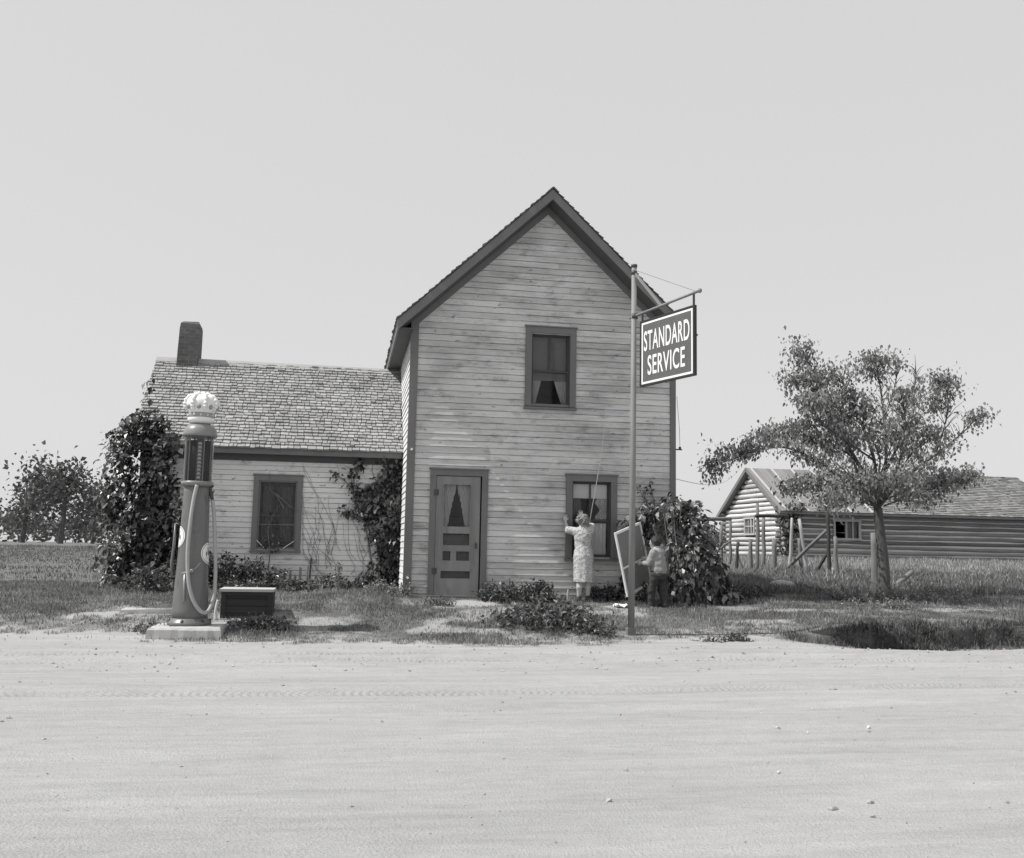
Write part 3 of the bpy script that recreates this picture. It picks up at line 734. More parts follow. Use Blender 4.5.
lw0 = at(834, 538, CYF); lw1 = at(859, 522, CYF); lo = (float(lw0[0]), float(lw1[0]), float(lw0[2]), float(lw1[2]))
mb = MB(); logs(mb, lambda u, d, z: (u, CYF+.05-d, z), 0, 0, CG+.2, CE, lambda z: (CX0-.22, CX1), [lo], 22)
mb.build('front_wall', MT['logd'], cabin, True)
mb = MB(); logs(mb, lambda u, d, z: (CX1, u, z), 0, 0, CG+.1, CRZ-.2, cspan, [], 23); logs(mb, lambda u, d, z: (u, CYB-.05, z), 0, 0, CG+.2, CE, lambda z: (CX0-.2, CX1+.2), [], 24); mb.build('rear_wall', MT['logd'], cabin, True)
mb = MB()
mb.box(CX0+.04, lo[0], CYF+.0, CYF+.07, CG, CE); mb.box(lo[1], CX1-.05, CYF+.0, CYF+.07, CG, CE); mb.box(lo[0], lo[1], CYF+.0, CYF+.07, CG, lo[2]); mb.box(lo[0], lo[1], CYF+.0, CYF+.07, lo[3], CE)
mb.build('chinking', MT['chinkp'], cabin); mb = MB()
xg = CX0+.055
mb.box(xg, xg+.02, CYF+.1, gwY[0], CG, CE); mb.box(xg, xg+.02, gwY[1], CYB-.1, CG, CE); mb.box(xg, xg+.02, gwY[0], gwY[1], CG, gwZ[0]); mb.box(xg, xg+.02, gwY[0], gwY[1], gwZ[1], CE)
mb.poly([(xg,CYF+.1,CE+.001),(xg,CYB-.1,CE+.001),(xg,CRY,CRZ-.12)], (.02,0,0))
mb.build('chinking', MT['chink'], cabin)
# windows of the cabin
mb = MB(); x_ = CX0-.05; fw = .07
y0_, y1_, z0_, z1_ = gwY[0], gwY[1], gwZ[0], gwZ[1]
mb.box(x_-.02, x_+.1, y0_-.02, y0_+fw, z0_, z1_); mb.box(x_-.02, x_+.1, y1_-fw, y1_+.02, z0_, z1_); mb.box(x_-.022, x_+.1, y0_-.04, y1_+.04, z1_, z1_+fw); mb.box(x_-.022, x_+.1, y0_-.04, y1_+.04, z0_-fw, z0_)
for k in (1, 2): mb.box(x_+.02, x_+.05, y0_+(y1_-y0_)*k/3-.02, y0_+(y1_-y0_)*k/3+.02, z0_, z1_)
mb.box(x_+.021, x_+.049, y0_+fw, y1_-fw, (z0_+z1_)/2-.02, (z0_+z1_)/2+.02)
wn = mb.build('window', MT['postp'], cabin)
MB().add([(x_+.06,y0_,z0_),(x_+.06,y1_,z0_),(x_+.06,y1_,z1_),(x_+.06,y0_,z1_)], [(0,1,2,3)]).build('pane', MT['glass'], wn)
mb = MB(); y_ = CYF-.06; a, b, c, d = lo; m_ = a+(b-a)*.47
mb.box(a-.04, a+.04, y_-.02, y_+.1, c, d); mb.box(b-.05, b+.05, y_-.02, y_+.1, c, d); mb.box(a-.08, b+.08, y_-.022, y_+.1, d, d+.08); mb.box(a-.08, b+.08, y_-.03, y_+.1, c-.07, c)
mb.box(m_-.04, m_+.04, y_, y_+.05, c, d); mb.box((m_+b)/2-.025, (m_+b)/2+.025, y_+.02, y_+.05, c, d)
wn = mb.build('window', MT['postp'], cabin)
MB().add([(m_,y_+.06,c),(b,y_+.06,c),(b,y_+.06,d),(m_,y_+.06,d)], [(0,1,2,3)]).build('pane', MT['glass'], wn)
sheet(m_+.02, b-.02, c, d, y_+.2).build('window_shade', MT['shade'], wn)
# roof
ov = .45; XA, XB = CX0-.22, CX1+.4; y0_ = CYF-ov; z0_ = CE-ov*Kc
mb = MB(); mb.poly([(XA,y0_,z0_+.1),(XA,CRY,CRZ+.1),(XA,CRY,CRZ),(XA,y0_,z0_)], (XB-XA,0,0)); mb.poly([(XA,2*CRY-y0_,z0_+.1),(XA,CRY,CRZ+.1),(XA,CRY,CRZ),(XA,2*CRY-y0_,z0_)], (XB-XA,0,0))
cr = mb.build('roof', MT['croofd'], cabin)
cc, sc_ = math.cos(math.atan(Kc)), math.sin(math.atan(Kc)); Lc = (CRY-y0_)/cc
shingles(MT['croofd'], 'roof_shingles', cr, (CX0+3.6, y0_, z0_+.1), (1,0,0), (0,cc,sc_), (0,-sc_,cc), XB-CX0-3.6, Lc, .16, 31, .12, .3, .02)
mb = MB(); r_ = random.Random(3); x_ = XA
while x_ < CX0+3.55:
    wd = r_.uniform(.2, .3); mb.beam((x_+wd/2,y0_-r_.uniform(0,.06),z0_+.108),(x_+wd/2,CRY,CRZ+.108+r_.uniform(0,.006)),wd-.012,.018,(0,-sc_,cc)); x_ += wd
mb.build('roof_boards', MT['croof'], cr)
mb = MB()
for k in range(5): x_ = XA+.25+k*.92; mb.beam((x_,y0_-.02,z0_+.13),(x_+r_.gauss(0,.03),CRY,CRZ+.135),.09,.025,(0,-sc_,cc))
mb.build('roof_battens', MT['batten'], cr)
mb = MB()
for s in (1, -1):
    ye = CRY-s*(CRY-y0_)
    mb.beam((XA-.02,ye,z0_+.05),(XA-.02,CRY,CRZ+.06),.03,.16,(0,-s*sc_,cc))
mb.build('rake_board', MT['post'], cabin)
sp = at(819, 500, 21.6)
mb = MB(); mb.tube([(sp[0],21.6,sp[2]-.3),(sp[0],21.6,float(at(819,481,21.6)[2]))], .1, 12); mb.build('stovepipe', MT['white'], cr)

# ------------------------------------------------------------------ visible gasoline pump
PYY = -2.78; PX = float(at(193.5, 550, PYY)[0])
slab_top = .165
sx0, sx1, sy0, sy1 = -2.53, -1.58, -3.38, -2.28
mb = MB(); vs = []; n_ = 12; r_ = random.Random(9)
pts = []
for (xa, ya, xb, yb) in ((sx0,sy0,sx1,sy0),(sx1,sy0,sx1,sy1),(sx1,sy1,sx0,sy1),(sx0,sy1,sx0,sy0)):
    for k in range(n_): pts.append((xa+(xb-xa)*k/n_+r_.gauss(0,.006), ya+(yb-ya)*k/n_+r_.gauss(0,.006)))
N_ = len(pts); cxs, cys = (sx0+sx1)/2, (sy0+sy1)/2
for z_, ins in ((-.12,-.03),(.05,-.008),(slab_top-.03,0),(slab_top,.022)):
    for (x_, y_) in pts: vs.append((cxs+(x_-cxs)*(1-ins*2), cys+(y_-cys)*(1-ins*2), z_+(r_.gauss(0,.004) if z_ > .1 else 0)))
fs = [(i*N_+k, i*N_+(k+1)%N_, (i+1)*N_+(k+1)%N_, (i+1)*N_+k) for i in range(3) for k in range(N_)]+[tuple(3*N_+k for k in range(N_))]
tag(mb.add(vs, fs).build('concrete_slab', MT['concrete']), 'pale chipped concrete slab under the gasoline pump', 'slab')
pump = thing('gasoline_pump', 'tall tapered visible gasoline pump with white crown globe and looped pale hose', 'gas pump', (PX, PYY, slab_top))
B = (PX, PYY, slab_top)
zc = float(at(196, 483, PYY)[2])-slab_top; zg = float(at(197, 436, PYY)[2])-slab_top; zk = float(at(197.5, 424, PYY)[2])-slab_top; zq = float(at(198.5, 393.5, PYY)[2])-slab_top
PM = .0149
MB().lathe([(.3,0),(.3,.035),(.285,.055),(.262,.075),(.25,.1)], B, 40).build('base_flange', MT['pump'], pump, True)
mb = MB()
for k in range(6): a = k*math.pi/3+.3; MB().lathe([(.022,0),(.022,.025),(.012,.04)], (PX+.275*math.cos(a), PYY+.275*math.sin(a), slab_top+.045), 8).build('bolt', MT['iron'], pump)
hb = zc-.1
body = MB().lathe([(.246,.09),(.243,.2),(.24,.3),(.2,.1+hb*.55),(.178,.1+hb*.93),(.178,zc-.03)], B, 48).build('body', MT['pump'], pump, True)
MB().lathe([(.18,zc-.05),(.215,zc-.035),(.222,zc-.01),(.222,zc+.015),(.2,zc+.022)], B, 48).build('cylinder_seat', MT['pumpcap'], pump, True)
gl = MB().lathe([(.2,zc+.02),(.2,zg)], B, 48, False, False).build('glass_cylinder', MT['glassc'], pump, True)
ta, tb = (PX, PYY-.0, 0), None
MB().lathe([(.168,zc+.022),(.168,zg-.075)], B, 40).build('fuel', MT['fuel'], pump, True)
for a in (R(-155), R(-128), R(-62), R(-25), R(60), R(120)): MB().tube([(PX+.183*math.cos(a), PYY+.183*math.sin(a), slab_top+zc+.02),(PX+.183*math.cos(a), PYY+.183*math.sin(a), slab_top+zg)], .009, 8).build('tie_rod', MT['steel'], pump)
mb = MB(); aa = R(-88+8); ca, sa = math.cos(aa), math.sin(aa)
gp = lambda u, z_, r: (PX+r*ca-u*sa, PYY+r*sa+u*ca, slab_top+z_)
mb.poly([gp(-.045,zc+.03,.172),gp(.045,zc+.03,.172),gp(.045,zg-.05,.172),gp(-.045,zg-.05,.172)], (.008*ca,.008*sa,0)); gs = mb.build('gauge_scale', MT['iron'], pump)
mb = MB()
for k in range(10):
    z_ = zc+.06+k*(zg-zc-.16)/9.6
    mb.poly([gp(-.028,z_,.182),gp(.028,z_,.182),gp(.018,z_+.03,.182),gp(-.018,z_+.03,.182)], (.004*ca,.004*sa,0)); mb.poly([gp(-.03,z_-.012,.182),gp(.03,z_-.012,.182),gp(.03,z_-.006,.182),gp(-.03,z_-.006,.182)], (.004*ca,.004*sa,0))
mb.build('gauge_tabs', MT['tick'], gs)
hk = zk-zg
MB().lathe([(.205,zg-.012),(.236,zg-.015),(.238,zg+.02),(.225,zg+hk*.5),(.19,zg+hk*.8),(.14,zg+hk*.97),(.12,zk+.01)], B, 48).build('cap', MT['pumpcap'], pump, True)
hq = zq-zk
crown = MB().lathe([(.12,zk),(.165,zk+.015),(.19,zk+.05),(.185,zk+.075),(.18,zk+.16),(.205,zk+.2),(.226,zk+hq*.6),(.222,zk+hq*.72),(.19,zk+hq*.85),(.13,zk+hq*.93),(.06,zk+hq*.96),(.02,zk+hq*.95)], B, 48).build('crown_globe', MT['crownc'], pump, True)
mb = MB()
mb.lathe([(.183,zk+.085),(.188,zk+.09),(.187,zk+.15),(.181,zk+.155)], B, 48, False, False); mb.build('crown_band', MT['crownd'], crown, True)
for k in range(8):
    a = k*math.pi/4+.35; pts = []; rr = []
    for q in range(25):
        r_2 = np.interp(q/24, [0,.25,.45,.65,.85,1], [.2,.232,.236,.205,.1,.015]); z_2 = np.interp(q/24, [0,.25,.45,.65,.85,1], [.2,hq*.56,hq*.68,hq*.84,hq*.965,hq*.985])
        pts.append((PX+r_2*math.cos(a), PYY+r_2*math.sin(a), slab_top+zk+z_2)); rr.append(.027+.009*math.sin(q*math.pi/2))
    MB().tube(pts, rr, 8).build('crown_arch', MT['crownc'], crown, True)
    mb = MB(); a += .39; mb.ball((PX+.213*math.cos(a), PYY+.213*math.sin(a), slab_top+zk+.235), .03, (1,1,1.3), 8, 6); mb.build('crown_jewel', MT['crownd'], crown, True)
for k in range(12): a = k*math.pi/6+.1; MB().ball((PX+.187*math.cos(a), PYY+.187*math.sin(a), slab_top+zk+.12), .012, n=8, m=5).build('crown_stud', MT['crownc'], crown, True)
MB().ball((PX,PYY,slab_top+zk+hq*.97), .045).build('crown_finial', MT['crownc'], crown, True)
# round badges
def badge(ang, ypx):
    mb = MB(); rr = .15; n = 28; cz = float(at(193, ypx, PYY)[2])-slab_top; vs = []; fs = []
    def sp_(u, v, off):
        z_ = cz+v; rad = np.interp(z_, [.09,.3,.1+hb*.55,.1+hb*.93], [.246,.24,.2,.178])+off
        a = ang+u/rad; return (PX+rad*math.cos(a), PYY+rad*math.sin(a), slab_top+z_)
    rings = [(0,1),(.5,1),(1,1)]
    def disc(m_, r0, r1, off):
        vs = []; fs = []; q = 5
        for j in range(q+1):
            r_ = r0+(r1-r0)*j/q
            for k in range(n): t = 2*math.pi*k/n; vs.append(sp_(r_*math.cos(t), r_*math.sin(t), off))
        for j in range(q):
            for k in range(n): fs.append((j*n+k, j*n+(k+1)%n, (j+1)*n+(k+1)%n, (j+1)*n+k))
        m_.add(vs, fs)
    disc(mb, .002, rr, .006); bd = mb.build('badge', MT['white'], pump, True)
    mb = MB(); disc(mb, rr*.86, rr*.9, .009)
    for (u0, u1, v0, v1) in ((-.018,.018,-.02,.05),(-.06,-.04,-.04,.02),(.04,.06,-.04,.02),(-.06,.06,-.075,-.055),(-.03,.03,.065,.08)):
        mb.add([sp_(u0,v0,.009), sp_(u1,v0,.009), sp_(u1,v1,.009), sp_(u0,v1,.009)], [(0,1,2,3)])
    mb.build('badge_mark', MT['signblue'], bd)
badge(R(-90+77), 553); badge(R(-90-72), 537)
# hose: measured path, hanging just in front of the body
hp = [(197,485,-.23),(193.5,500,-.25),(190.5,520,-.29),(188,545,-.31),(187.5,565,-.32),(189,585,-.34),(194,602,-.34),(202,612,-.32),(209,610,-.26),(214,595,-.17),(215.5,570,-.1),(215,540,-.06),(214,515,-.04),(212.5,500,-.03)]
P_ = [Vector(at(x_, y_, PYY+dy)) for x_, y_, dy in hp]
def smooth(ps, n=6):
    out = []
    for i in range(len(ps)-1):
        p0, p1, p2, p3 = ps[max(i-1,0)], ps[i], ps[i+1], ps[min(i+2,len(ps)-1)]
        for k in range(n):
            t = k/n; out.append(.5*((2*p1)+(-p0+p2)*t+(2*p0-5*p1+4*p2-p3)*t*t+(-p0+3*p1-3*p2+p3)*t**3))
    out.append(ps[-1]); return out
hs = MB().tube(smooth(P_), .026, 10).build('hose', MT['hose'], pump, True)
mb = MB(); q0 = Vector(at(212.5,500,PYY-.03)); q1 = Vector(at(210,489,PYY-.02)); mb.tube([q0, q1, Vector(at(209,484,PYY-.02))], [.022,.03,.018], 8); mb.tube([q1+Vector((-.07,0,.02)), q1, q1+Vector((.05,0,.05))], .014, 6); mb.tube([q1+Vector((.06,0,-.02)), q1+Vector((.01,0,-.14))], .01, 6)
mb.build('nozzle', MT['iron'], hs)
# lever, valve, pipe
mb = MB(); l0 = [Vector(at(x_, y_, PYY)) for x_, y_ in ((180,524),(175.5,523.5),(174,545),(171.5,565),(172,577),(178,575))]
mb.tube([l0[0], l0[1]], .01, 6); mb.tube([l0[1], l0[2], l0[3], l0[4]], [.012,.022,.022,.02], 8); mb.tube([l0[4], l0[5]], .014, 6); mb.build('pump_lever', MT['pump'], pump, True)
mb = MB(); v0 = Vector(at(192,571,PYY-.27)); mb.tube([v0+Vector((-.14,.05,-.04)), v0], .016, 8); mb.ball(v0, .03); mb.tube([v0, v0+Vector((.06,-.03,.05)), v0+Vector((.11,-.02,.12))], .01, 6); mb.tube([v0+Vector((-.1,.04,-.03)), v0+Vector((-.09,.0,-.42))], .016, 8); mb.build('valve', MT['steel'], pump, True)

# ------------------------------------------------------------------ crate
CYF0 = -2.05; cr0 = at(219.5, 620, CYF0); cr1 = at(271.5, 620, CYF0); zb = gz1(-1.4, CYF0)-.03
x0, x1 = float(cr0[0]), float(cr1[0]); ztp = float(at(245, 592, CYF0)[2])
crate = thing('wooden_crate', 'low dark wooden crate with a pale lid beside the gasoline pump', 'crate', (x0, CYF0, zb))
mb = MB()
for k in range(4):
    za = zb+(ztp-zb)*k/4; mb.box(x0+.02, x1-.02, CYF0+.015, CYF0+.035, za+.003, zb+(ztp-zb)*(k+1)/4-.003); mb.box(x0+.02, x1-.02, CYF0+.55, CYF0+.57, za+.003, zb+(ztp-zb)*(k+1)/4-.003)
    mb.box(x1-.02, x1, CYF0+.02, CYF0+.57, za+.003, zb+(ztp-zb)*(k+1)/4-.003)
mb.box(x0+.02, x1-.02, CYF0+.04, CYF0+.55, zb, zb+.02)
mb.build('side_boards', MT['crate'], crate)
mb = MB(); mb.box(x0+.005, x0+.075, CYF0-.005, CYF0+.014, zb, ztp); mb.box(x1-.075, x1-.005, CYF0-.005, CYF0+.014, zb, ztp); mb.box(x0+.076, x1-.076, CYF0, CYF0+.014, zb, zb+.06); mb.box(x0+.076, x1-.076, CYF0, CYF0+.014, ztp-.05, ztp)
mb.build('front_frame', MT['crate'], crate)
MB().box(x0, x0+.019, CYF0+.02, CYF0+.57, zb, ztp).build('sunlit_left_panel', MT['cratep'], crate)  # sun on the left side is painted in as a pale panel
MB().box(x0-.02, x1+.015, CYF0-.03, CYF0+.59, ztp+.001, ztp+.045).jitter(.004).build('lid', MT['cratep'], crate)
c0 = [Vector(at(x_, y_, CYF0-.07)) for x_, y_ in ((218,600),(216.5,606),(215.5,612),(216,619))]
tag(MB().tube(smooth(c0), .02, 8).build('rope_end', MT['cord'], None, True), 'short white rope end drooping at the left side of the dark crate', 'rope')

# ------------------------------------------------------------------ sign pole and sign
QY = -3.0; q0 = at(631, 635, QY); q1 = at(634.2, 266, QY); SX = float(q0[0]); SZ0 = gz1(SX, QY); 
pole = thing('sign_pole', 'tall weathered wooden pole carrying the hanging service sign', 'pole', (SX, QY, SZ0))
top = Vector((float(q1[0]), QY, float(q1[2]))); bot = Vector((SX, QY, SZ0-.1))
MB().tube([bot, bot.lerp(top,.5)+Vector((.005,0,0)), top], [.05,.046,.04], 14).build('post', MT['pole'], pole, True)
MB().box(SX-.065, SX+.06, QY-.06, QY+.06, SZ0-.05, SZ0+.1).jitter(.006).build('foot_block', MT['post'], pole)
e = at(697, 291.5, -4.42); a0 = Vector(at(634.5, 316.5, QY)); a1 = Vector((float(e[0]), -4.42, float(e[2])))
adir = Vector((a1.x-a0.x, a1.y-a0.y, 0)).normalized(); side = Vector((-adir.y, adir.x, 0))
a1 = Vector((a1.x, a1.y, a1.z))
mb = MB(); mb.tube([a0-adir*.12, a1+adir*.06], .02, 10); mb.ball(a1+adir*.06, .035); mb.build('arm', MT['pole'], pole, True)
mb = MB(); mid = a0.lerp(a1, .45); mb.beam(top-Vector((0,0,.1)), mid, .03, .035); mb.build('brace', MT['pole'], pole)
MB().tube([top-Vector((0,0,.06)), a1], .006, 5).build('stay_wire', MT['wire'], pole)
for p_, h_, r_b in ((top, .02, .05), (top-Vector((0,0,.11)), .03, .048), (a0, .04, .052)): MB().tube([p_-Vector((0,0,h_)), p_+Vector((0,0,h_))], r_b, 12).build('pole_band', MT['iron'], pole, True)
# panel corners on the vertical plane through the arm
def on_plane(x_, y_):
    d = Vector(ray(x_, y_)); o = Vector(CAM); n_ = side; t = (a0-o).dot(n_)/d.dot(n_); return o+d*t
pTL, pTR, pBL, pBR = [on_plane(*p) for p in ((640.5,322.5),(695,303),(641.5,385),(696,372.5))]
W_ = ((pTR-pTL).dot(adir)+(pBR-pBL).dot(adir))/2; Hs = ((pTL.z-pBL.z)+(pTR.z-pBR.z))/2
sO = Vector((pBL.x, pBL.y, 0))*.5+Vector((pTL.x, pTL.y, 0))*.5; zB = (pBL.z+pBR.z)/2-.035; Hs += .025; print('sign', W_, Hs)
sign = thing('hanging_sign', 'dark enamel sign reading STANDARD SERVICE hanging from the pole arm', 'sign', (sO.x, sO.y, zB))
SM = lambda u, v, n_: sO+adir*u+Vector((0,0,zB+v))-side*n_ if False else Vector((sO.x+adir.x*u+side.x*n_*SG, sO.y+adir.y*u+side.y*n_*SG, zB+v+SLOPE*u))
SG = 1 if side.dot(Vector(CAM)-sO) > 0 else -1; SLOPE = 0.0
def sbox(mb, u0, u1, v0, v1, n0, n1):
    p = [SM(u,v,n_) for n_ in (n0,n1) for u,v in ((u0,v0),(u1,v0),(u1,v1),(u0,v1))]
    return mb.add(p, [(0,3,2,1),(4,5,6,7),(0,1,5,4),(1,2,6,5),(2,3,7,6),(3,0,4,7)])
sbox(MB(), .02, W_-.02, .02, Hs-.02, -.012, .012).build('panel', MT['signblue'], sign)
mb = MB(); fw = .026
sbox(mb, 0, fw, 0, Hs, -.024, .024); sbox(mb, W_-fw*1.3, W_, 0, Hs, -.024, .024); sbox(mb, fw, W_-fw*1.3, 0, fw, -.023, .023); sbox(mb, fw, W_-fw*1.3, Hs-fw, Hs, -.023, .023)
for u in (.035, W_-.035): sbox(mb, u-.014, u+.014, Hs, Hs+.165 if u > .1 else Hs+.13, -.01, .01)
mb.build('frame', MT['signframe'], sign)
mb = MB(); e_ = .034; bw = .032
for s_ in (1, -1):
    n0, n1 = (.0125, .0145) if s_ > 0 else (-.0145, -.0125)
    sbox(mb, e_, e_+bw, e_, Hs-e_, n0, n1); sbox(mb, W_-e_-bw-.01, W_-e_-.01, e_, Hs-e_, n0, n1); sbox(mb, e_+bw, W_-e_-bw-.01, e_, e_+bw, n0, n1); sbox(mb, e_+bw, W_-e_-bw-.01, Hs-e_-bw, Hs-e_, n0, n1)
mb.build('border', MT['letter'], sign)
def lettering(text, u0, u1, v0, v1, face=1):
    cu = bpy.data.curves.new('t', 'FONT'); cu.body = text; cu.size = 1; cu.offset = .013; cu.extrude = 0.0; cu.space_character = 1.08
    ob = bpy.data.objects.new('t', cu); COL.objects.link(ob); dg = bpy.context.evaluated_depsgraph_get(); dg.update()
    me = bpy.data.meshes.new_from_object(ob.evaluated_get(dg)); v = np.array([p.co[:] for p in me.vertices]); f = [tuple(p.vertices) for p in me.polygons]
    bpy.data.objects.remove(ob); bpy.data.curves.remove(cu)
    lo_, hi_ = v.min(0), v.max(0); out = []
    for p in v:
        a = (p[0]-lo_[0])/(hi_[0]-lo_[0]); b_ = (p[1]-lo_[1])/(hi_[1]-lo_[1])
        u = u0+(u1-u0)*a if face > 0 else u1-(u1-u0)*a
        out.append(SM(u, v0+(v1-v0)*b_, .0155*face))
    mesh_obj('lettering', out, f, MT['letter'], sign)
    bpy.data.meshes.remove(me)
for fc in (1, -1):
    lettering('STANDARD', .095, W_-.115, Hs*.525, Hs*.83, fc); lettering('SERVICE', .19, W_-.22, Hs*.155, Hs*.45, fc)

# ------------------------------------------------------------------ people: implicit bodies meshed by surface nets
class SDF:
    def __init__(s, lo, hi, h):
        s.h = h; s.lo = np.array(lo, float); n = np.ceil((np.array(hi)-s.lo)/h).astype(int)+1
        s.n = n; s.f = np.full(tuple(n), 1.0, np.float32)
        s.ax = [s.lo[i]+h*np.arange(n[i]) for i in range(3)]
    def _sub(s, lo, hi):
        a = [int(max(0, math.floor((lo[i]-s.lo[i])/s.h))) for i in range(3)]; b = [int(min(s.n[i], math.ceil((hi[i]-s.lo[i])/s.h)+1)) for i in range(3)]
        sl = tuple(slice(a[i], b[i]) for i in range(3))
        g = np.meshgrid(*[s.ax[i][sl[i]] for i in range(3)], indexing='ij'); return sl, g
    def _un(s, sl, d, k):
        a = s.f[sl]
        if k > 0:
            h = np.clip(.5+.5*(a-d)/k, 0, 1); s.f[sl] = a*(1-h)+d*h-k*h*(1-h)
        else: s.f[sl] = np.minimum(a, d)
    def cone(s, p, q, r1, r2, k=.02, sc=(1,1,1)):
        p = np.array(p, float); q = np.array(q, float); m = max(r1, r2)*max(sc)+k+.03
        sl, g = s._sub(np.minimum(p,q)-m, np.maximum(p,q)+m)
        ab = q-p; L = max(ab@ab, 1e-9)
        t = np.clip(((g[0]-p[0])*ab[0]+(g[1]-p[1])*ab[1]+(g[2]-p[2])*ab[2])/L, 0, 1)
        d = np.sqrt(((g[0]-p[0]-t*ab[0])/sc[0])**2+((g[1]-p[1]-t*ab[1])/sc[1])**2+((g[2]-p[2]-t*ab[2])/sc[2])**2)-(r1+t*(r2-r1))
        s._un(sl, d*min(sc), k); return s
    def ball(s, p, r, k=.02, sc=(1,1,1)): return s.cone(p, (p[0], p[1], p[2]+1e-4), r, r, k, sc)
    def rings(s, secs, k=.02, fold=0., nf=9, twist=0.):
        """stack of elliptical sections (z, cx, cy, rx, ry), flat bottom"""
        secs = np.array(secs); m = .08
        lo = [(secs[:,1]-secs[:,3]).min()-m, (secs[:,2]-secs[:,4]).min()-m, secs[:,0].min()-.02]; hi = [(secs[:,1]+secs[:,3]).max()+m, (secs[:,2]+secs[:,4]).max()+m, secs[:,0].max()+.05]
        sl, g = s._sub(lo, hi); z = g[2]
        i = lambda c: np.interp(z, secs[:,0], secs[:,c])
        cx, cy, rx, ry = i(1), i(2), i(3), i(4); a = np.arctan2((g[1]-cy)/ry, (g[0]-cx)/rx)
        env = np.clip((secs[-1,0]-z)/(secs[-1,0]-secs[0,0]), 0, 1)
        fr = 1+fold*env*np.sin(nf*a+twist*z*10+np.sin(z*7))
        rho = np.sqrt(((g[0]-cx)/rx)**2+((g[1]-cy)/ry)**2)
        d = np.maximum((rho-fr)*np.minimum(rx, ry), np.maximum(secs[0,0]-z, z-secs[-1,0])); s._un(sl, d, k); return s
    def wrinkle(s, a, sc, seed=0):
        g = np.meshgrid(*s.ax, indexing='ij'); ph = seed
        s.f += (a*(np.sin(g[0]*sc+2.1*np.sin(g[2]*sc*.7+ph))*np.sin(g[2]*sc*.8+1.7*np.sin(g[1]*sc*.6+ph)))).astype(np.float32); return s
    def mesh(s):
        f = s.f; ins = f < 0; nx, ny, nz = f.shape
        c = np.zeros((nx-1,ny-1,nz-1), np.int8); cr = [(i,j,k) for i in (0,1) for j in (0,1) for k in (0,1)]
        S = lambda a, o: a[o[0]:o[0]+nx-1, o[1]:o[1]+ny-1, o[2]:o[2]+nz-1]
        for o in cr: c += S(ins, o)
        act = (c > 0) & (c < 8); idx = np.full(act.shape, -1, np.int64); I = np.argwhere(act); idx[act] = np.arange(len(I))
        pos = np.zeros((len(I),3)); cnt = np.zeros(len(I))
        for o in cr:
            for ax in range(3):
                if o[ax]: continue
                p = list(o); p[ax] = 1
                fa = S(f, o)[act]; fb = S(f, tuple(p))[act]; m = (fa < 0) != (fb < 0)
                t = np.where(m, fa/np.where(m, fa-fb, 1), 0); q = np.tile(np.array(o, float), (len(I),1)); q[:,ax] = t
                pos[m] += q[m]; cnt[m] += 1
        v = s.lo+(I+pos/cnt[:,None])*s.h; Q = []
        for ax in range(3):
            sh = [nx,ny,nz]; a = [slice(1,-1)]*3; b = [slice(1,-1)]*3; a[ax] = slice(0,-1); b[ax] = slice(1,None)
            m = ins[tuple(a)] != ins[tuple(b)]; e = np.argwhere(m); st = ins[tuple(a)][m]
            off = np.array([1,1,1]); off[ax] = 0; e = e+off
            u, w_ = [(1,2),(2,0),(0,1)][ax]; du = np.zeros(3,int); dw = np.zeros(3,int); du[u] = 1; dw[w_] = 1
            G = lambda q: idx[q[:,0],q[:,1],q[:,2]]
            qd = np.stack([G(e-du-dw), G(e-dw), G(e), G(e-du)], 1); qd[~st] = qd[~st][:,::-1]; Q.append(qd)
        Q = np.concatenate(Q); return v, Q[(Q >= 0).all(1)]
def place(v, loc, rz, sc=1.0):
    c, s_ = math.cos(rz), math.sin(rz); v = v*sc
    return np.stack([v[:,0]*c-v[:,1]*s_+loc[0], v[:,0]*s_+v[:,1]*c+loc[1], v[:,2]+loc[2]], 1)
def hand(S, wrist, d, palm_n, size=1.0, curl=.4, thumb=1):
    """palm, four fingers, thumb; d points along the fingers, palm_n out of the palm"""
    w_ = np.array(wrist, float); d = np.array(d, float); d /= np.linalg.norm(d); n = np.array(palm_n, float); n -= d*(n@d); n /= np.linalg.norm(n); sd = np.cross(d, n)
    L = .085*size
    for i, fl in enumerate((.062,.072,.068,.052)):
        o = (i-1.5)*.02*size; k0 = w_+sd*o*.6+d*.02*size; k1 = w_+d*L+sd*o
        S.cone(k0, k1, .015*size, .012*size, .012)
        p1 = k1+(d*math.cos(curl*.6)+n*math.sin(curl*.6))*fl*.5*size+sd*o*.25; p2 = p1+(d*math.cos(curl*1.6)+n*math.sin(curl*1.6))*fl*.5*size
        S.cone(k1, p1, .0098*size, .009*size, .003); S.cone(p1, p2, .009*size, .0078*size, .003)
    t0 = w_+d*.025*size+sd*thumb*-.022*size; t1 = t0+(d*.6-sd*thumb*.7+n*.3)*.042*size; t2 = t1+(d*.9-sd*thumb*.2+n*.35)*.032*size
    S.cone(t0, t1, .014*size, .0115*size, .006); S.cone(t1, t2, .011*size, .009*size, .003)
